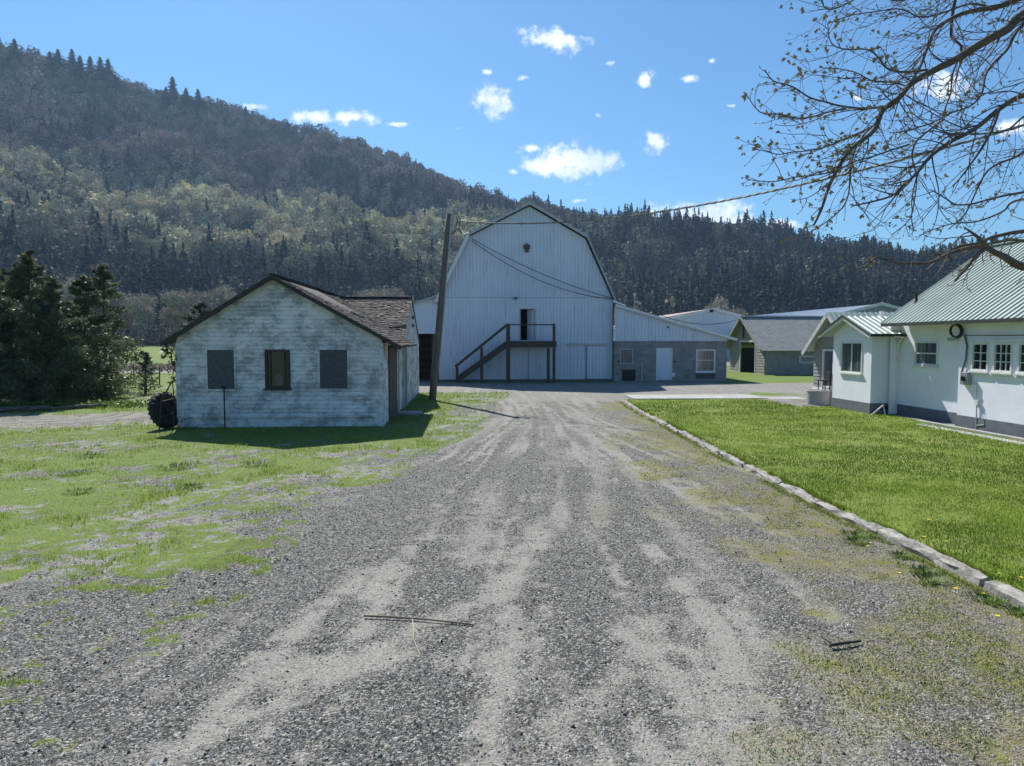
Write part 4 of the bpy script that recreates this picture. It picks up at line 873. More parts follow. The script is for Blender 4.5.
for i in range(22): t.beam((ex + .06, hy1 - .15 - i * .72, ez - .06), (HX + .2, hy1 - .15 - i * .72, ez + .23), .05, .09)
t.build_each('rafter_tail', M['white'], H)
MB().tube([(15.3, 24.0, 3.9), (15.3, 24.0, 4.32)], .045).tube([(15.3, 24.0, 3.9), (15.3, 24.0, 4.04)], .11, 10, .05).build('roof_vent', M['black'], H)
MB().tube([(17.0, 20.0, 5.15), (16.9, 20.0, 5.32)], .06).build('roof_vent', M['galv'], H)
MB().box(ex + .1, ex + .2, 18.1, 19.0, ez - .12, ez - .03).build('eave_light', M['white'], H)
t = MB().box(HX - .16, HX, 20.12, 20.42, 1.36, 1.72).build('meter_box', M['galv'], H, bevel=.01)
MB().tube([(HX - .2, 20.27, 1.54), (HX - .16, 20.27, 1.54)], .08, 14).build('dial', M['glass'], t)
MB().tube([(HX - .05, 20.45, 2.85), (HX - .05, 20.32, 2.5), (HX - .05, 20.35, 2.1), (HX - .05, 20.5, 1.75), (HX - .05, 20.52, 1.45), (HX - .05, 20.4, 1.36)], .028).build('conduit', M['found'], H)
MB().tube([(HX - .04, 20.1, 1.45), (HX - .04, 19.85, 1.4), (HX - .04, 19.85, .95)], .012, 6).tube([(HX - .04, 19.83, .8), (HX - .04, 19.83, .0)], .02, 6).tube([(HX - .045, 19.76, .8), (HX - .045, 19.56, .5), (HX - .045, 19.5, .25), (HX - .045, 19.8, .2)], .011, 6).build('conduit', M['dirty_white'], H)
MB().box(HX - .08, HX, 19.76, 19.9, .8, .93).build('outlet', M['white'], H)
MB().beam((HL - .03, 21.1, 2.74), (HL - .22, 21.45, 2.70), .1, .1).build('wall_lamp', M['galv'], H)
ck = MB(); rr0 = Vector((HX - .14, 20.66, 2.95))
for k in range(3): torus(ck, rr0 + Vector((-.02 * k, .01 * k, 0)), (1, .25, .1), .20 - .01 * k, .024, .024, 26, 6)
tag(ck.build('cable_coil', M['black'], None, origin=rr0), 'black coil of cable hanging under the farmhouse eave', 'cable coil')
wire((HX - .06, 20.4, 2.82), (HX - .06, 12, 2.9), .05, .012, 'grey cable stapled along the farmhouse wall above the windows')
# rear wing with gable towards the driveway
wx0, wy0, wy1, wz = 14.0, 24.42, 27.1, 2.78; wr, wrz = 25.78, 3.54; ws = (wrz - 2.86) / (wr - 23.97)
Wg = thing('house_wing', 'small white gabled wing with a sliding window joined to the back of the farmhouse', 'house wing', (15, 25.6, 0))
wlo = lambda u: .44; whi = lambda u: wrz - .06 - ws * abs(u - wr)
wd = (25.0, 26.5, 1.46, 2.61)
wl = MB().sheet([(wy0, 0), (wr, 0), (wy1, 0)], wlo, whi, [wd], lambda u, v, h: (wx0, u, v))
wl.box(wx0 + .003, HX + 3, wy0, wy0 + .05, .44, 2.9).box(wx0 + .003, HX + 3, wy1 - .05, wy1, .44, 2.9); wl.build('wall', M['stucco'], Wg)
MB().box(wx0 - .03, HX + 3, wy0 - .03, wy1 + .03, 0, .44).build('foundation', M['found'], Wg)
window(Wg, (wx0, wd[1], 0), NYA, NXA, wd[1] - wd[0], wd[2], wd[3], .055, 2, 1, M['white'], M['glass_curtain'], .05, proud=.03)
MB().box(wx0 + .5, wx0 + .55, 24.6, 27.0, 1, 3).build('dark_backing', M['black'], Wg)  # black sheet standing in for the dark inside of the wing
r = MB(); Wd = math.hypot(1.81, 1.81 * ws)
for s in (-1, 1):
    r.sheet(ribs(13.67, 16.2, .228, .075, .026), lambda u: 0, lambda u: Wd, [], lambda u, v, h, s=s: (u, wr + s * 1.81 * v / Wd, wrz + .02 - 1.81 * ws * v / Wd + h))
    r.prism([(13.69, wr, wrz + .012), (13.69, wr + s * 1.53, wrz + .012 - 1.81 * ws), (13.69, wr + s * 1.53, wrz - .04 - 1.81 * ws), (13.69, wr, wrz - .04)], (2.5, 0, 0))
r.build('roof', M['green_roof'], Wg)
t = MB()
for s in (-1, 1): t.beam((13.65, wr, wrz - .03), (13.65, wr + s * 1.83, wrz - .03 - 1.83 * ws), .03, .14)
t.build_each('rake_board', M['white'], Wg)
t = MB()
for s in (-1, 1): t.beam((13.62, wr, wrz + .04), (13.62, wr + s * 1.85, wrz + .04 - 1.85 * ws), .04, .06)
t.box(13.67, 15.2, 23.93, 23.97, 2.80, 2.90); t.build_each('edge_trim', M['green_trim'], Wg)
MB().tube([(14.5, 23.97, 2.82), (14.85, 23.97, 2.80), (14.86, 24.2, 2.62), (14.84, 24.30, 2.4), (14.84, 24.32, .35)], .045).build('downspout', M['white'], Wg)
MB().box(14.35, 14.65, wy0 - .05, wy0 - .02, .22, .34).build('foundation_vent', M['black'], Wg)
MB().box(15.0, 15.12, 25.6, 25.75, 3.5, 3.75).build('vent_cap', M['white'], Wg)
# grey lap-sided cottage behind
Cg = thing('grey_cottage', 'grey lap sided cottage with a white framed glass door behind the farmhouse', 'cottage', (16, 28.5, 0))
gx0, gy0, gy1, gr_, gz = 14.72, 27.25, 30.15, 28.4, 3.80; gs = (gz - 2.17) / (30.5 - 28.4)
glo = lambda z: max(gy0, gr_ - (gz - .08 - z) / gs) if z > 2.3 else gy0; ghi = lambda z: min(gy1, gr_ + (gz - .08 - z) / gs)
MB().sheet(laps(.68, 3.6, .15, .022), glo, ghi, [(.68, 2.3, 28.4, 29.35)], lambda u, v, h: (gx0 - h, v, u)).box(gx0 + .003, 19, gy1 - .1, gy1, .68, 2.4).box(gx0 + .003, 19, gy0, gy0 + .1, .68, 2.4).build('wall', M['old_grey_siding'], Cg)
MB().box(gx0 - .02, 19, gy0 - .02, gy1 + .02, 0, .68).build('foundation', M['stucco'], Cg)
dd = window(Cg, (gx0, 29.35, 0), NYA, NXA, .95, .69, 2.3, .07, 1, 1, M['white'], M['glass_curtain'], sill=False, proud=.04, name='glass_door')
r = MB(); Wc = math.hypot(2.1, 2.1 * gs)
for s in (-1, 1): r.sheet(ribs(14.38, 19.2, .228, .06, .024), lambda u: 0, lambda u, s=s: Wc if s > 0 else Wc * .45, [], lambda u, v, h, s=s: (u, gr_ + s * 2.1 * v / Wc, gz + .02 - 2.1 * gs * v / Wc + h))
r.build('roof', M['green_trim'] if False else M['green_roof'], Cg)
t = MB()
for s, w_ in ((-1, .95), (1, 2.14)): t.beam((14.36, gr_, gz - .06), (14.36, gr_ + s * w_, gz - .06 - w_ * gs), .04, .17)
t.build_each('rake_board', M['dirty_white'], Cg)
MB().box(14.2, gx0 - .022, 28.3, 29.7, 0, .62).build('porch_step', M['concrete'], Cg)
tk = thing('round_planter', 'round pale concrete tub standing below the cottage glass door', 'concrete tub', (13.95, 28.15, 0))
MB().tube([(13.95, 28.15, 0), (13.95, 28.15, .62)], .42, 28, .43).build('tub', M['concrete'], tk, smooth=False); k_ = MB(); torus(k_, (13.95, 28.15, .62), (0, 0, 1), .42, .035, .035, 28, 6); k_.build('rim', M['concrete'], tk)
ch = thing('patio_chair', 'black patio chair standing in front of the cottage glass door', 'chair', (14.4, 28.6, .62))
MB().box(14.25, 14.6, 28.4, 28.85, 1.0, 1.04).build('seat', M['black'], ch); MB().prism([(14.55, 28.42, 1.04), (14.62, 28.42, 1.04), (14.64, 28.42, 1.4), (14.58, 28.42, 1.4)], (0, .4, 0)).build('backrest', M['black'], ch)
for (a, b) in ((14.26, 28.41), (14.26, 28.8), (14.55, 28.41), (14.55, 28.8)): MB().box(a, a + .035, b, b + .035, .62, 1.0).build('leg', M['black'], ch)
# small white rack lying by the corner, edging of the bed
rk = thing('wire_rack', 'small white frame leaning on the grass at the corner of the house wing', 'rack', (13.95, 23.95, 0))
t = MB(); pa, pb, pc, pd = (13.72, 23.85, .07), (13.90, 24.05, .08), (14.25, 24.05, .42), (14.12, 23.85, .40)
for p, q in ((pa, pb), (pb, pc), (pc, pd), (pd, pa)): t.tube([p, q], .024, 6)
t.tube([((pa[0] + pd[0]) / 2, 23.85, .24), ((pb[0] + pc[0]) / 2, 24.05, .26)], .02, 6); t.build('frame', M['white'], rk)
t = MB().tube([(14.15, 23.85, .40), (14.22, 23.8, .0)], .02, 6); t.build('leg', M['white'], rk)
tag(MB().box(14.12, 14.25, 10, 21.9, 0, .13).build('edging_strip', M['concrete'], None, origin=(14.2, 18, 0), bevel=.01), 'pale concrete edging strip along the bed under the farmhouse windows', 'edging')
tag(MB().box(13.60, 13.92, 10, 21.2, 0, .085).build('garden_path', M['concrete'], None, origin=(13.7, 18, 0), bevel=.01), kind='structure')
tag(MB().box(14.25, 14.565, 10, 20.75, 0, .06).build('gravel_bed', plain('dark_bed_stones', (.05, .05, .052), .9, 0, .8, 30, bump=.8), None, origin=(14.4, 18, 0)), kind='structure')
tag(MB().box(7.05, 13.1, 31.0, 33.3, 0, .10).box(13.1, 14.9, 28.9, 32.2, 0, .06).box(12.75, 13.45, 27.2, 28.9, 0, .055).build('concrete_pad', M['concrete'], None, origin=(10, 32, 0)), kind='structure')

# ------------------------------------------------------------ broken kerb of old timbers / concrete along the lawn
pts = [Vector((x, y, 0)) for x, y in CURB[::-1]]
cum = [0]
for a, b in zip(pts, pts[1:]): cum.append(cum[-1] + (b - a).length)
def at_(s):
    s = max(0, min(cum[-1] - 1e-4, s)); i = max(j for j in range(len(cum)) if cum[j] <= s); i = min(i, len(pts) - 2)
    return pts[i].lerp(pts[i + 1], (s - cum[i]) / (cum[i + 1] - cum[i]))
ORD = 'first second third fourth fifth sixth seventh eighth ninth tenth eleventh twelfth thirteenth fourteenth fifteenth sixteenth seventeenth eighteenth nineteenth twentieth'.split()
s = 0.6; k = 0; rl = random.Random(3)
while s < cum[-1] - .3:
    L_ = rl.uniform(1.5, 2.5); e = min(s + L_, cum[-1]); n = max(6, int((e - s) / .09)); mb = MB(); ring = []
    off = rl.uniform(-.03, .03); wdt = rl.uniform(.12, .18); ht = rl.uniform(.065, .10); tw = rl.uniform(-.04, .04)
    for i in range(n + 1):
        p = at_(s + (e - s - rl.uniform(.01, .04)) * i / n); q_ = at_(s + (e - s) * i / n + .05); d = (q_ - p).normalized() if (q_ - p).length > 1e-4 else Vector((0, 1, 0)); rr_ = d.cross(Vector((0, 0, 1)))
        nn = lambda c: mnoise.noise(Vector((p.x * 3 + c * 7, p.y * 3, c))) * .04 + mnoise.noise(Vector((p.x * 11 + c * 7, p.y * 11, c))) * .016
        o2 = p + rr_ * (off + .02 + tw * (i / n - .5))
        for j, (a, z) in enumerate(((-.5, -.03), (-.5, .55), (-.44, .90), (-.2, 1.0), (.2, 1.0), (.45, .93), (.5, .6), (.5, -.03))):
            a = -a; z_ = z * ht + (nn(j) if z > 0 else 0) * (.9 if a > 0 else 1.2); mb.v.append(tuple(o2 + rr_ * (-a * wdt + nn(j + 9) * .8) + Vector((0, 0, z_))))
    for i in range(n):
        for j in range(7): mb.f.append((i * 8 + j, i * 8 + j + 1, (i + 1) * 8 + j + 1, (i + 1) * 8 + j))
    mb.f.append(tuple(range(8))); mb.f.append(tuple(reversed(range(n * 8, n * 8 + 8))))
    o = mb.build('kerb_segment', M['curb'], None, smooth=False, origin=tuple(at_((s + e) / 2))); tag(o, f'weathered pale kerb segment edging the lawn, {ORD[k]} along the line from the camera', 'kerb segment', 'kerb segments edging the lawn')
    s = e + rl.uniform(.0, .06); k += 1

# ------------------------------------------------------------ utility pole, service cable
U = thing('utility_pole', 'leaning wooden utility pole beside the driveway in front of the barn', 'utility pole', (-1.95, 31.9, 0))
pb_, pt_ = Vector((-1.93, 31.9, -.1)), Vector((-1.14, 31.9, 8.25))
MB().tube([pb_ + (pt_ - pb_) * t / 10 for t in range(11)], .17, 14, .11).build('pole', M['pole'], U, smooth=True)
dv = (pt_ - pb_)
MB().tube([pb_ + dv * .18 + Vector((.17, -.05, 0)), pb_ + dv * .5 + Vector((.16, -.05, 0)), pb_ + dv * .92 + Vector((.13, -.05, 0))], .035, 8).build('conduit', M['galv'], U)
MB().tube([pt_ + Vector((.15, -.05, -.55)), pt_ + Vector((.22, -.05, .15)), pt_ + Vector((.32, -.05, .2)), pt_ + Vector((.36, -.05, .05))], .05, 8).build('weatherhead', M['galv'], U)
hw2 = MB().tube([pt_ + Vector((.36, -.05, .05)), pt_ + Vector((.5, -.05, -.25)), pt_ + Vector((.45, -.05, -.6)), pt_ + Vector((.6, -.05, -.95))], .02, 6).tube([pt_ + Vector((.3, -.05, .05)), pt_ + Vector((.38, -.05, -.3)), pt_ + Vector((.3, -.05, -.6)), pt_ + Vector((.58, -.05, -.85))], .02, 6).tube([pt_ + Vector((.1, 0, -.9)), pt_ + Vector((.3, 0, -.7))], .03, 6)
hw2.build('drip_loop', M['wire'], U); MB().tube([pt_ + Vector((.55, -.05, -.95)), pt_ + Vector((.9, -.05, -.85))], .05, 8).tube([pt_ + Vector((.58, -.05, -.28)), pt_ + Vector((.74, -.05, -.28))], .05, 8).build_each('insulator', M['dirty_white'], U)
a_ = Vector((-.70, 31.85, 7.95)); b_ = Vector((12.4, 14.0, 7.4)); n = 220
cp = [a_ + (b_ - a_) * t / n - Vector((0, 0, 4 * .88 * (t / n) * (1 - t / n))) for t in range(n + 1)]
cb = MB(); sd2 = (b_ - a_).cross(Vector((0, 0, 1))).normalized()
for ph, r_c in ((0, .017), (2.1, .013), (4.2, .017)):
    cb.tube([p + (sd2 * math.cos(ph + i * .75) + Vector((0, 0, 1)) * math.sin(ph + i * .75)) * .019 for i, p in enumerate(cp)], r_c, 5)
tag(cb.build('service_cable', M['cable'], None, origin=a_), 'thick twisted service cable sagging from the pole across the sky', 'cable')
tag(MB().tube([(-1.85, 31.9, 7.2), (-3.1, 33.6, 3.6), (-3.95, 34.9, .1)], .012, 5).build('guy_wire', M['wire'], None, origin=(-3.95, 34.9, 0)), 'thin guy wire running down left of the utility pole', 'wire')

# ------------------------------------------------------------ bare tree overhanging from the right
TR = thing('budding_tree', 'bare tree with opening buds whose branches hang in from the upper right', 'tree', (7.0, 6.2, 0))
LIMBS = {'A': (0.055, 0.01, [(6.14, 5.8, 5.95), (5.27, 5.81, 5.75), (4.48, 5.73, 5.33), (4.31, 5.71, 5.18), (4.15, 5.76, 5.08), (3.96, 5.83, 4.97), (3.8, 5.89, 4.89), (3.6, 5.87, 4.78), (3.43, 5.81, 4.61), (3.21, 5.73, 4.37), (3.04, 5.71, 4.18), (2.91, 5.76, 3.95), (2.88, 5.84, 3.72), (2.83, 5.89, 3.6)]),
 'B': (0.035, 0.007, [(5.72, 6.3, 6.01), (4.86, 6.23, 5.69), (4.64, 6.21, 5.58), (4.37, 6.26, 5.57), (4.25, 6.34, 5.53), (4.15, 6.39, 5.42), (4.04, 6.37, 5.14), (3.86, 6.3, 4.9), (3.69, 6.23, 4.66)]),
 'C': (0.032, 0.007, [(5.83, 5.3, 4.69), (4.54, 5.22, 4.63), (4.15, 5.27, 4.49), (4.03, 5.35, 4.42), (3.8, 5.39, 4.27), (3.6, 5.36, 4.14), (3.41, 5.29, 4.02), (3.22, 5.22, 3.84), (3.11, 5.22, 3.72), (2.85, 5.27, 3.67)]),
 'C2': (0.014, 0.006, [(3.99, 5.3, 4.4), (3.82, 5.22, 4.12), (3.75, 5.27, 3.97), (3.68, 5.35, 3.84)]),
 'D': (0.072, 0.006, [(6.29, 5.6, 2.81), (5.27, 5.58, 3.02), (4.77, 5.66, 3.21), (4.54, 5.69, 3.26), (4.34, 5.65, 3.33), (4.15, 5.58, 3.41), (3.98, 5.52, 3.48), (3.89, 5.52, 3.55)]),
 'D1': (0.022, 0.006, [(4.27, 5.6, 3.36), (4.09, 5.58, 3.41), (3.93, 5.66, 3.39), (3.73, 5.69, 3.3), (3.45, 5.65, 3.29), (3.24, 5.58, 3.33), (3.09, 5.52, 3.26), (2.95, 5.52, 3.2)]),
 'D2': (0.022, 0.011, [(4.17, 5.6, 3.42), (4.06, 5.58, 3.35), (4.03, 5.66, 3.25), (3.94, 5.69, 3.13)]),
 'D3': (0.03, 0.01, [(5.99, 6.0, 3.51), (5.27, 5.98, 3.64), (4.81, 6.06, 3.63), (4.67, 6.09, 3.61), (4.37, 6.05, 3.51), (4.12, 5.98, 3.42), (3.83, 5.92, 3.25)]),
 'D4': (0.018, 0.007, [(5.64, 6.4, 3.57), (5.08, 6.38, 3.56), (4.92, 6.46, 3.57), (4.61, 6.49, 3.54), (4.3, 6.45, 3.46), (4.1, 6.38, 3.44)]),
 'E': (0.013, 0.005, [(3.55, 5.8, 4.75), (3.4, 5.86, 4.6), (3.09, 5.89, 4.58), (2.81, 5.85, 4.63), (2.55, 5.77, 4.68), (2.37, 5.71, 4.72), (2.31, 5.72, 4.82)]),
 'E2': (0.009, 0.004, [(3.05, 5.8, 4.55), (2.76, 5.86, 4.51), (2.42, 5.89, 4.52), (2.29, 5.85, 4.56), (2.19, 5.77, 4.62)]),
 'F': (0.009, 0.004, [(3.3, 5.9, 4.42), (3.12, 5.99, 4.34), (2.87, 5.94, 4.27), (2.54, 5.86, 4.19), (2.31, 5.81, 4.21)]),
 'G': (0.009, 0.004, [(3.39, 5.5, 4.19), (3.22, 5.53, 4.13), (2.88, 5.45, 4.03), (2.53, 5.41, 3.91), (2.33, 5.44, 3.87), (2.12, 5.51, 3.93)]),
 'H': (0.01, 0.005, [(3.45, 6.0, 4.58), (3.26, 5.95, 4.34), (3.18, 5.91, 4.14), (3.16, 5.94, 3.93), (3.09, 6.02, 3.75), (2.89, 6.08, 3.59), (2.62, 6.08, 3.52)]),
 'J': (0.022, 0.008, [(5.31, 6.6, 6.53), (4.56, 6.56, 6.01), (4.49, 6.64, 5.57), (4.62, 6.69, 5.42), (4.53, 6.67, 5.16), (4.42, 6.6, 4.75)]),
 'K': (0.02, 0.006, [(5.7, 6.6, 5.99), (5.2, 6.64, 5.65), (5.05, 6.69, 5.42), (4.86, 6.67, 5.17), (4.64, 6.59, 4.84), (4.16, 6.53, 4.65), (3.86, 6.51, 4.59)]),
 'L': (0.012, 0.005, [(4.86, 6.5, 5.72), (4.6, 6.59, 5.79), (4.22, 6.56, 5.66), (3.92, 6.49, 5.67), (3.53, 6.42, 5.6), (3.21, 6.42, 5.51)]),
 'M': (0.011, 0.004, [(3.55, 5.5, 4.75), (3.28, 5.55, 4.8), (3.02, 5.48, 4.87), (2.74, 5.42, 4.9), (2.7, 5.42, 5.04)]),
 'N': (0.009, 0.004, [(3.8, 6.2, 4.9), (3.5, 6.17, 4.94), (3.24, 6.11, 4.97), (2.99, 6.13, 5.01)]),
 'O': (0.011, 0.005, [(4.09, 6.1, 4.59), (3.83, 6.01, 4.43), (3.78, 6.03, 4.28), (3.87, 6.1, 4.04), (3.85, 6.17, 3.79), (3.7, 6.19, 3.59)]),
 'P': (0.016, 0.005, [(5.47, 5.2, 3.86), (4.51, 5.14, 3.8), (4.13, 5.21, 3.76), (3.91, 5.28, 3.74), (3.62, 5.28, 3.67), (3.41, 5.23, 3.78)]),
 'Q': (0.016, 0.005, [(6.36, 6.8, 4.22), (5.41, 6.82, 4.03), (5.27, 6.88, 3.93), (4.96, 6.88, 3.85), (4.61, 6.82, 3.76), (4.33, 6.74, 3.66)]),
 'R': (0.016, 0.005, [(5.83, 6.8, 7.01), (5.16, 6.88, 6.4), (4.64, 6.88, 6.06), (4.18, 6.81, 5.92), (3.77, 6.74, 5.91), (3.35, 6.71, 5.78), (3.28, 6.75, 5.88)]),
 'S': (0.015, 0.005, [(5.64, 5.4, 4.43), (4.78, 5.47, 4.35), (4.27, 5.4, 4.12), (4.06, 5.33, 4.01), (3.87, 5.31, 3.89), (3.8, 5.36, 3.64), (3.74, 5.44, 3.54)]),
 'T': (0.015, 0.005, [(6.93, 7.0, 4.65), (5.71, 6.99, 4.93), (5.27, 6.93, 4.72), (4.79, 6.91, 4.71), (4.52, 6.97, 4.53), (4.27, 7.05, 4.29), (4.14, 7.09, 4.26)])}
trunk_top = Vector((6.9, 6.1, 3.0)); tk_ = MB()
def smooth(pts, k=6):
    out = []; P = [Vector(p) for p in pts]
    for i in range(len(P) - 1):
        p0, p1, p2, p3 = P[max(i - 1, 0)], P[i], P[i + 1], P[min(i + 2, len(P) - 1)]
        for j in range(k):
            t = j / k; out.append(.5 * ((2 * p1) + (p2 - p0) * t + (2 * p0 - 5 * p1 + 4 * p2 - p3) * t * t + (3 * p1 - p0 - 3 * p2 + p3) * t ** 3))
    out.append(P[-1]); return out
tk_.tube(smooth([(7.0, 6.2, -.1), (7.05, 6.2, .8), (6.95, 6.15, 2.0), (7.0, 6.2, 3.4), (7.2, 6.3, 5.0), (7.3, 6.3, 7.5), (7.0, 6.2, 9.5)]), .34, 18, .06)
tk_.build('trunk', M['bark'], TR, smooth=True)
bm_ = MB(); tw_ = MB(); tips = []; rb_ = random.Random(11)
def wob(pts, amp):
    out = []
    for i, p in enumerate(pts):
        n_ = Vector((mnoise.noise(p * 3.1), mnoise.noise(p * 3.1 + Vector((9, 0, 0))), mnoise.noise(p * 3.1 + Vector((0, 9, 0)))))
        out.append(p + n_ * amp)
    return out
def twig(p, d, L, r, lvl):
    n = max(4, int(L / .05)); pts = [p]; d = d.normalized(); cur = Vector((rb_.gauss(0, 1), rb_.gauss(0, 1), rb_.gauss(0, 1))) * .10; droop = rb_.uniform(-.05, .02)
    for i in range(n):
        t = i / n
        d = (d + cur * .5 + Vector((0, 0, droop if t < .55 else .13)) + Vector((rb_.gauss(0, .09), rb_.gauss(0, .09), rb_.gauss(0, .09)))).normalized()
        pts.append(pts[-1] + d * L / n)
    (bm_ if lvl == 0 else tw_).tube(pts, r, 5, r * .45, cap=False); tips.append((pts[-1], d, 1))
    if lvl < 2:
        for k in range(rb_.choice((1, 2, 3)) if lvl == 0 else rb_.choice((0, 1, 1, 2))):
            i = rb_.randint(1, n - 1); dd = (pts[i + 1 if i + 1 <= n else n] - pts[i - 1]).normalized(); sv = Vector((rb_.gauss(0, 1), rb_.gauss(0, 1), rb_.gauss(0, 1) + .2)); sv = (sv - dd * sv.dot(dd)).normalized()
            twig(pts[i], dd * .75 + sv * .75, L * rb_.uniform(.3, .6), r * .62, lvl + 1)
    elif rb_.random() < .3: tips.append((pts[n // 2], d, .6))
for key, (r0, r1, pts) in LIMBS.items():
    sp_ = wob(smooth(pts, 8), .045); 
    if sp_[0].x > 5.2: sp_ = [Vector((7.05, 6.2, sp_[0].z - .7))] + sp_
    bm_.tube(sp_, r0 * .8, 9, r1 * .8)
    tips.append((sp_[-1], (sp_[-1] - sp_[-3]).normalized(), 1))
    m_ = len(sp_); step_ = .040; acc_ = 0; i0 = 1
    for i in range(2, m_ - 1):
        acc_ += (sp_[i] - sp_[i - 1]).length
        while acc_ > step_:
            acc_ -= step_ * rb_.uniform(.6, 1.9)
            if sp_[i].x > 5.6 or rb_.random() < (.6 if sp_[i].z < 3.7 else .05): continue
            dd = (sp_[i + 1] - sp_[i - 1]).normalized(); sv = Vector((rb_.gauss(-.55, .9), rb_.gauss(0, .8), rb_.gauss(-.35, .9))); sv = (sv - dd * sv.dot(dd)).normalized()
            L_ = rb_.choice((.08, .12, .2, .3, .45, .6) if sp_[i].z > 3.9 else (.06, .1, .16, .25)) * rb_.uniform(.7, 1.3) * (1.2 if r0 > .02 else .9) * (.45 if sp_[i].x < 2.8 else .7 if sp_[i].x < 3.1 else 1)
            twig(sp_[i], dd * .9 + sv * .8, L_, min(.0058, max(.0034, r0 * .22)), 0 if L_ > .3 else 1)
bm_.build('branch', M['bark'], TR, smooth=True)
tw_.build('twig', M['twig'], TR)
bc = []; 
for (p, d, s_) in tips:
    big = rb_.random() < (.5 if p.x < 3.3 else .14) * (1 if p.z > 4 else .6); k = 9 if big else 4
    for j in range(k):
        v = Vector((rb_.gauss(0, 1), rb_.gauss(0, 1), rb_.gauss(0, 1) + .6)).normalized() * (.017 if big else .0075) * s_ + d * .01; sd3 = v.cross(Vector((rb_.random(), rb_.random(), rb_.random()))).normalized() * (.007 if big else .0045)
        bc += [p, p + v * .6 + sd3, p + v * 1.35, p, p + v * 1.35, p + v * .6 - sd3]
tri_mesh('bud', np.array([tuple(v) for v in bc]), M['bud'], parent=TR)

# ------------------------------------------------------------ hedge trees on the left
def evergreen(name, label, cat, loc, h, rad, n, seed, taper=.62, low=.05, mat='juniper', group=None, size=.10, egg=1.2):
    global rng; rr = np.random.default_rng(seed); t_ = thing(name, label, cat, loc, group); X0, Y0 = loc[0], loc[1]
    MB().tube([(X0, Y0, -.1), (X0 + .05, Y0, h * .4), (X0, Y0 + .05, h * .9)], .035 * h * .5 + .04, 8, .02).build('trunk', M['bark'], t_, smooth=True)
    nb = int(40 + h * 14); V = []; S_ = []; per = n // nb
    for i in range(nb):
        z = h * (low + (1 - low) * (i + rr.random()) / nb); f = (z / h - low) / (1 - low)
        prof = min(1, (f * 5 + .75)) * max(0, 1 - f ** egg) ** taper
        a = rr.uniform(0, 6.28); rm = rad * prof * rr.uniform(.6, 1.12) + .1
        d = np.array([math.cos(a), math.sin(a), rr.uniform(.1, .5)]); k = per
        tt = rr.random(k) ** .6; base = np.array([X0, Y0, z - .25 * rm]) 
        C = base + d * rm * tt[:, None] + rr.normal(size=(k, 3)) * (np.array([.17, .17, .15]) * (.45 + rm * .33)) * (1 - .65 * f)
        C[:, 2] = np.clip(C[:, 2], .1, h)
        o_ = d * np.array([1, 1, .6]) + rr.normal(size=(k, 3)) * .55 + np.array([0, 0, .25]); o_ /= np.linalg.norm(o_, axis=1)[:, None]
        sdv = np.cross(o_, rr.normal(size=(k, 3))); sdv /= np.linalg.norm(sdv, axis=1)[:, None]; s_ = (size * rr.uniform(.5, 1.4, k))[:, None]
        # a spray: two slim leaf triangles
        V.append(np.stack([C - sdv * s_ * .28, C + sdv * s_ * .28, C + o_ * s_ * 1.1, C - o_ * s_ * .2, C + o_ * s_ * .9 + sdv * s_ * .6, C + o_ * s_ * .4 + sdv * s_ * .12], 1).reshape(-1, 3))
        S_.append(np.clip(np.repeat(rr.random() * .35 + rr.random(k) * .5, 2), 0, 1))
    tri_mesh('crown', np.vstack(V), M[mat], np.concatenate(S_), parent=t_); return t_
G1 = 'dark evergreens in the row at the left'
evergreen('evergreen_tree', 'leftmost dark evergreen of the row, cut by the left edge of the photo', 'tree', (-20.4, 30.2, 0), 5.8, 2.3, 34000, 1, group=G1)
evergreen('evergreen_tree', 'tallest dark evergreen of the row, second from the left edge', 'tree', (-18.7, 31.0, 0), 6.4, 1.85, 30000, 2, group=G1)
evergreen('evergreen_tree', 'broad dark evergreen in the middle of the row, between its two tallest neighbours', 'tree', (-17.7, 30.7, 0), 5.2, 1.7, 26000, 3, group=G1)
evergreen('evergreen_tree', 'rounded dense dark evergreen at the right front of the row', 'tree', (-17.9, 33.6, 0), 5.6, 1.95, 32000, 4, low=.05, group=G1)
evergreen('evergreen_tree', 'looser greyer evergreen behind the right end of the row with a clear trunk', 'tree', (-19.5, 38.5, 0), 6.6, 1.7, 20000, 5, low=.2, group=G1)
evergreen('evergreen_tree', 'dark evergreen filling the row behind the leftmost tree', 'tree', (-22.3, 35.0, 0), 6.0, 2.4, 13000, 8, group=G1)
evergreen('shrub', 'small grey green shrub standing apart right of the evergreen row', 'shrub', (-16.6, 36.6, 0), 2.1, .6, 1600, 6, low=.1, mat='shrubleaf', taper=.8)
evergreen('tall_shrub', 'tall dark loose shrub rising behind the left eave of the outbuilding', 'shrub', (-13.0, 34.5, 0), 4.4, 1.9, 3600, 7, low=.15, mat='shrubleaf', taper=.7, size=.13)
iv = []; rr = np.random.default_rng(5)
C = np.vstack([np.array([-9.25, 22.0, 2.35]) + rr.normal(size=(60, 3)) * (.10, .1, .16), np.array([-9.2, 22.2, 1.95]) + rr.normal(size=(25, 3)) * (.06, .1, .08)])
tag(tri_mesh('climbing_vine', rand_tris(C, .09), M['shrubleaf'], rr.random(len(C)) * .4, origin=(-9.2, 22.1, 2.2)), 'small dark vine hanging under the left eave of the outbuilding', 'vine')
C = np.array([-13.2, 27.9, .0]) + rr.normal(size=(2600, 3)) * (3.2, .6, .12); C[:, 0] = -20.2 + (C[:, 0] + 13.2) + 3.0; C[:, 1] = 28.6 + .15 * (C[:, 0] + 18) + rr.normal(size=2600) * .35; C[:, 2] = np.abs(C[:, 2]) + .02
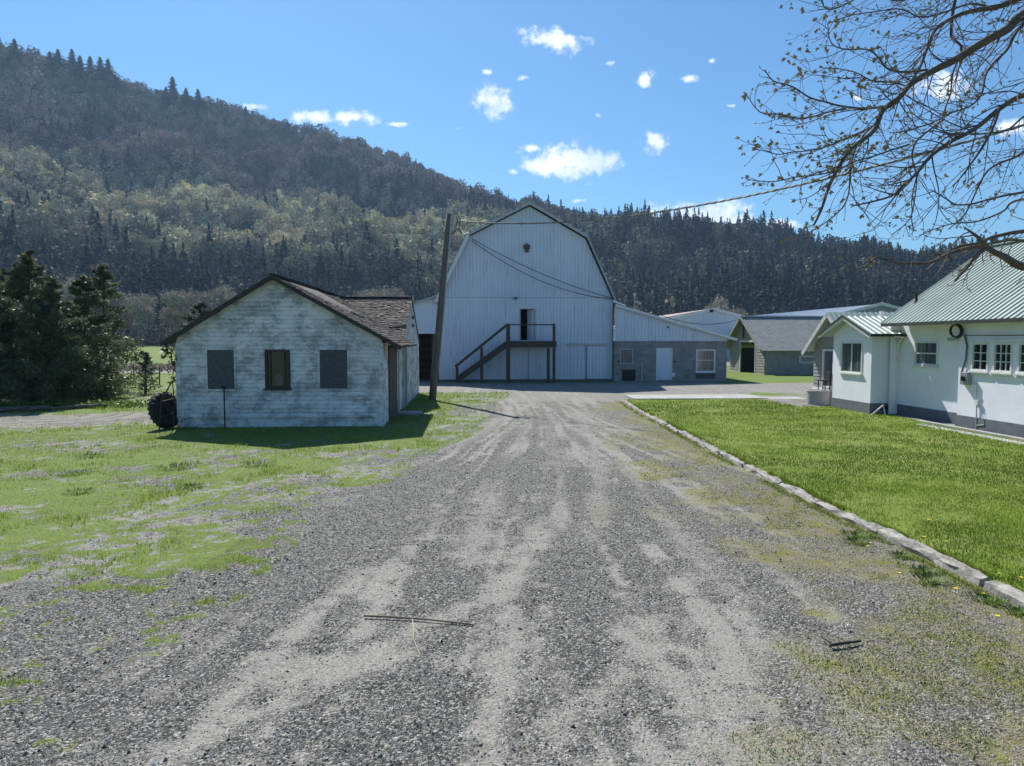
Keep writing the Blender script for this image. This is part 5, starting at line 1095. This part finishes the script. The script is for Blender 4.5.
tag(tri_mesh('undergrowth', rand_tris(C, .09), M['weed'], rr.random(len(C)) * .6), 'low tangled undergrowth at the foot of the evergreens', kind='stuff')
for i, (a, b, r_l) in enumerate((((-19.5, 25.9, .12), (-16.2, 27.7, .12), .12), ((-16.6, 27.3, .1), (-14.6, 28.9, .1), .10))):
    pa, pb2 = Vector(a), Vector(b)
    o = MB().tube(wob([pa + (pb2 - pa) * t / 10 for t in range(11)], .08), r_l, 9, r_l * .7).build('fallen_log', M['bark'], None, origin=a, smooth=True)
    tag(o, ['longer old log lying below the evergreens at the left edge', 'shorter old log lying below the right end of the evergreen row'][i], 'log', 'logs below the evergreens')

# fence along the field
fy = 45.5
for i in range(11):
    x = -25 + i * 1.75 + (i % 3) * .1
    o = MB().tube([(x, fy, -.1), (x + .03 * (i % 2), fy, 1.05 + .08 * (i % 3))], .04, 7).build('fence_post', M['dark_wood'], None, origin=(x, fy, 0)); tag(o, 'thin weathered fence post in the wire fence along the green field', 'fence post', 'posts of the field fence')
tag(MB().tube([(-25, fy - .05, .95), (-7, fy - .05, .95)], .008, 4).tube([(-25, fy - .05, .55), (-7, fy - .05, .55)], .008, 4).build('fence_wire', M['wire'], None, origin=(-16, fy, 0)), 'thin wires of the field fence strung between its posts', 'fence wire')
C = np.stack([rng.uniform(-60, -6, 9000), 68 + rng.normal(size=9000) * 1.6, np.abs(rng.normal(size=9000)) * .25], 1)
tag(tri_mesh('dry_brush', rand_tris(C, .25), M['baretwig'], rng.random(9000)), 'low dry brush line crossing the green field', kind='stuff')

# bare cottonwoods at the far edge of the field
def bare_proto(seed, h, n):
    rr = random.Random(seed); t_ = thing('bare_tree', '', 'tree'); mb = MB(); ends = []
    def br(p, d, L, r, lv):
        q_ = p + d * L; mid = p + d * L * .5 + Vector((rr.gauss(0, .04), rr.gauss(0, .04), 0)) * L
        mb.tube([p, mid, q_], r, 5, r * .55, cap=False); ends.append((p, q_, L))
        if lv < 4:
            for _ in range(rr.choice((2, 3, 3))):
                dd = (d + Vector((rr.gauss(0, .42), rr.gauss(0, .42), rr.uniform(-.05, .35)))).normalized(); br(p.lerp(q_, rr.uniform(.55, 1)), dd, L * rr.uniform(.55, .8), r * .55, lv + 1)
    br(Vector((0, 0, 0)), Vector((0, 0, 1)), h * .34, h * .018, 0); mb.build('trunk', M['bark'], t_)
    P = []; 
    for (p, q_, L) in ends[4:]:
        for _ in range(max(1, n // len(ends))):
            c = p.lerp(q_, rr.random()) + Vector((rr.gauss(0, 1), rr.gauss(0, 1), rr.gauss(0, 1))) * h * .045; P.append(tuple(c))
    P = np.array(P); r2 = np.random.default_rng(seed); a = r2.normal(size=P.shape) + np.array([0, 0, .9]); a /= np.linalg.norm(a, axis=1)[:, None]; b = np.cross(a, r2.normal(size=P.shape)); b /= np.linalg.norm(b, axis=1)[:, None]
    s_ = h * .034 * r2.uniform(.5, 1.4, (len(P), 1)); V = np.stack([P + a * s_, P - a * s_ * .4 + b * s_ * .2, P - a * s_ * .4 - b * s_ * .2], 1).reshape(-1, 3)
    tri_mesh('crown', V, M['baretwig'], np.clip(r2.random(len(P)), 0, 1), parent=t_); return t_
protos = [bare_proto(s, 24, 7000) for s in (3, 4, 5)]
spots = [(-205, 330, 1.05), (-192, 345, 1.25), (-176, 335, 1.15), (-161, 340, .95), (-150, 330, .8), (-139, 338, .75), (-128, 330, .98), (-116, 338, 1.08), (-105, 332, .9), (-92, 340, .85), (-76, 334, .9), (-60, 340, .8), (-48, 332, 1.0), (-35, 338, 1.05), (-22, 334, .8), (-222, 340, 1.1), (120, 345, .9), (133, 352, .75), (72, 345, .75), (148, 350, .6), (85, 348, .6), (-241, 338, 1.0)]
for i, (x, y, s_) in enumerate(spots):
    s_ *= 1.28
    o = protos[i] if i < 3 else copy_tree(protos[i % 3]); o.location = (x, y, 0); o.scale = (s_ * 1.1, s_ * 1.1, s_); o.rotation_euler.z = i * 1.3
    tag(o, 'bare grey brown tree in the line at the far edge of the field', 'tree', 'bare trees at the far field edge')
thn = np.concatenate([rng.uniform(-.75, .8, 900)]); rn = rng.uniform(365, 440, 900); hn = rng.uniform(6, 13, 900); cn = np.array([.17, .15, .12]) * rng.uniform(.6, 1.3, (900, 1))
V, Cc = forest_cloud(thn, rn, (rng.random(900) < .08).astype(int), hn, cn, np.zeros(900), 1.2)
tag(tri_mesh('scrub_woodland', V, M['forest'], None, Cc), 'bare scrub woodland along the foot of the hill', kind='stuff')

# conifers standing out on the skyline
def conifer_proto(seed, h):
    rr = np.random.default_rng(seed); t_ = thing('conifer', '', 'tree'); MB().tube([(0, 0, -3), (0, 0, h * .9)], h * .014, 6, .05).build('trunk', M['bark'], t_)
    n = 950; f = rr.random(n) ** .75; z = h * (.08 + .92 * f); lay = np.floor(f * 16); a = rr.uniform(0, 6.28, n); gap = .55 + .45 * np.sin(lay * 2.4 + a * 2 + seed)
    r = h * .17 * (1 - f) ** .6 * rr.uniform(.2, 1, n) * (.35 + .75 * gap) + .1
    C = np.stack([r * np.cos(a), r * np.sin(a), z - r * .25], 1); o_ = np.stack([np.cos(a), np.sin(a), -.35 + rr.normal(size=n) * .2], 1); tg = np.stack([-np.sin(a), np.cos(a), 0 * a], 1); s_ = (h * (.018 + .035 * (1 - f)))[:, None]
    V = np.stack([C + o_ * s_, C - o_ * s_ + tg * s_ * .5, C - o_ * s_ - tg * s_ * .5], 1).reshape(-1, 3); V = np.vstack([V, [(0, 0, h * 1.03), (.25, 0, h * .9), (-.25, 0, h * .9)]])
    tri_mesh('crown', V, M['conifer'], rr.random(n + 1) * .7, parent=t_); return t_
CPR = [conifer_proto(s, 26) for s in (1, 2, 3)]
left = [(-.5471, .80), (-.5136, .78), (-.5057, .95), (-.4917, .85), (-.4836, .9), (-.4734, .85), (-.4631, .95), (-.4547, .8), (-.4475, .75), (-.3929, .75), (-.385, .9), (-.3702, .8), (-.3564, .85), (-.30, .5)]
right = [(-.0474 + i * .0, 0) for i in range(0)]
rs_ = random.Random(5); ang = -.14
while ang < .72: right.append((ang, rs_.uniform(.42, .8))); ang += rs_.choice((.006, .008, .012, .05, .07))
k = 0
for grp, lst in (('conifers on the left skyline', left), ('conifers on the right skyline', right)):
    for (t, s_) in lst:
        r_o = (1045 if t < -.2 else 985) + rs_.uniform(-15, 15); o = CPR[k] if k < 3 else copy_tree(CPR[k % 3]); k += 1
        z = float(terrain_z(np.array([t]), np.array([r_o]))[0]) + .5
        o.location = (r_o * math.sin(t), r_o * math.cos(t), z); s_ *= 1.35 if t < -.2 else 1.1; o.scale = (s_ * 1.9, s_ * 1.9, s_) if t < -.2 else (s_ * 1.45, s_ * 1.45, s_); o.rotation_euler.z = k * 2.1
        lab = 'dark conifer standing out on the high left skyline of the hill' if t < -.2 else 'dark conifer standing out on the long right skyline of the hill'
        tag(o, lab, 'tree', grp)

# ------------------------------------------------------------ small things on the ground
sk = thing('fallen_stick', 'long thin dry stick lying across the gravel in the foreground', 'stick', (-.5, 6.6, 0))
MB().tube([(-1.07, 6.72, .025), (-.8, 6.66, .03), (-.5, 6.60, .028), (-.2, 6.50, .03), (-.02, 6.45, .022)], .011, 7, .008).build('stem', M['dry_stick'], sk, smooth=True)
MB().tube([(-.60, 6.6, .03), (-.56, 6.35, .03), (-.55, 6.15, .025), (-.52, 6.05, .02), (-.47, 5.85, .02)], .005, 5, .003).build('side_twig', M['straw'], sk)
s2 = thing('dark_stick', 'short dark stick lying on the gravel at the right', 'stick', (3.2, 5.85, 0))
MB().tube([(3.05, 5.83, .03), (3.2, 5.86, .035), (3.36, 5.90, .03)], .016, 7, .011).build('stem', M['dark_wood'], s2, smooth=True); MB().tube([(3.08, 5.85, .03), (3.04, 5.95, .05), (3.07, 6.02, .03)], .007, 5, .004).build('side_twig', M['dark_wood'], s2)
# dandelions and weed tufts by the kerb
dn = thing('dandelion', '', 'dandelion'); f = []
MB().tube([(0, 0, 0), (.005, 0, .06)], .003, 5).build('stem', M['stem'], dn)
h_ = MB(); 
for i in range(12):
    a = i * .5236; h_.add([(.005, 0, .06), (.005 + .024 * math.cos(a - .2), .024 * math.sin(a - .2), .07), (.005 + .024 * math.cos(a + .2), .024 * math.sin(a + .2), .07)], [(0, 1, 2)])
h_.tube([(.005, 0, .058), (.005, 0, .068)], .012, 8, .016); h_.build('flower', M['dandelion'], dn)
ds = [(5.82, 8.62), (5.95, 8.55), (5.78, 8.75), (5.72, 7.35), (5.85, 7.2), (5.02, 7.05), (5.25, 6.95), (5.65, 6.6), (4.9, 6.3), (5.1, 8.8), (4.75, 7.6), (6.4, 9.6), (5.6, 6.1), (5.0, 5.9), (4.95, 8.6)]
for i, (x, y) in enumerate(ds):
    o = dn if i == 0 else copy_tree(dn); o.location = (x, y, float(zheight(np.array([x]), np.array([y]))[0])); s_ = .65 + .3 * (i % 3) / 2; o.scale = (s_, s_, s_)
    tag(o, 'yellow dandelion flowering beside the concrete kerb', 'dandelion', 'dandelions by the kerb')
WL = ['large dark weed tuft against the kerb, farthest along it from the camera', 'small weed tuft just in front of the farthest kerb tuft', 'small weed tuft against the middle of the near kerb', 'weed tuft against the kerb left of the yellow dandelions', 'broad weed tuft on the gravel, a little out from the kerb', 'weed tuft against the near kerb close to the right edge of the photo', 'smallest weed tuft by the kerb, nearest the camera', 'dark weed tuft in the rough grass, nearest the driveway', 'dark weed tuft in the left grass, midway between its neighbours', 'dark weed tuft nearest the camera in the left grass', 'widest dark weed tuft in the grass in front of the outbuilding', 'farthest left dark weed tuft in the rough grass before the tyre', 'weed tuft at the near gravel edge of the left grass']
for i, (x, y, r_w) in enumerate([(5.18, 9.25, .22), (5.0, 8.95, .16), (5.25, 8.35, .14), (5.15, 7.75, .16), (5.0, 7.45, .2), (5.22, 6.85, .17), (5.3, 6.5, .14), (-4.6, 15.2, .35), (-7.9, 14.4, .3), (-6.9, 12.6, .25), (-6.2, 14.9, .4), (-8.8, 16.6, .35), (-5.1, 12.9, .25)]):
    n = 170; rr = np.random.default_rng(40 + i); a = rr.uniform(0, 6.28, n); q = rr.random(n) ** .7 * r_w; bx, by = x + np.cos(a) * q, y + np.sin(a) * q; bz = zheight(bx, by); Lw = r_w * .35 * rr.uniform(.4, 1, n) + .015
    d_ = np.stack([np.cos(a) * .7, np.sin(a) * .7, rr.uniform(.3, 1, n)], 1); sd_v = np.stack([-np.sin(a), np.cos(a), 0 * a], 1) * .011
    b0 = np.stack([bx, by, bz], 1); V = np.stack([b0 - sd_v * .4, b0 + sd_v * .4, b0 + d_ * Lw[:, None] * .6 + sd_v, b0 + d_ * Lw[:, None]], 1)
    V = V.reshape(-1, 3); side = WL[i]
    tag(tri_mesh('weed_tuft', V, M['weed'], rr.random(n) * .9, origin=(x, y, float(zheight(np.array([x]), np.array([y]))[0])), per=4), side, 'weed', 'weed tufts by the kerb' if x > 0 else 'weed tufts in the rough grass')

# ------------------------------------------------------------ haze
hb_ = MB().box(-2600, 2600, -400, 2600, -8, 520).build('haze', None); hm = bpy.data.materials.new('haze'); hm.use_nodes = True; hn_ = hm.node_tree
hn_.nodes.remove(hn_.nodes['Principled BSDF']); pv = hn_.nodes.new('ShaderNodeVolumePrincipled'); pv.inputs['Color'].default_value = (.42, .66, 1, 1); pv.inputs['Density'].default_value = .00012; pv.inputs['Anisotropy'].default_value = .3
hn_.links.new(pv.outputs[0], hn_.nodes['Material Output'].inputs['Volume']); hb_.data.materials.append(hm); hb_['kind'] = 'stuff'
hb_['label'] = 'thin bluish air over the valley'
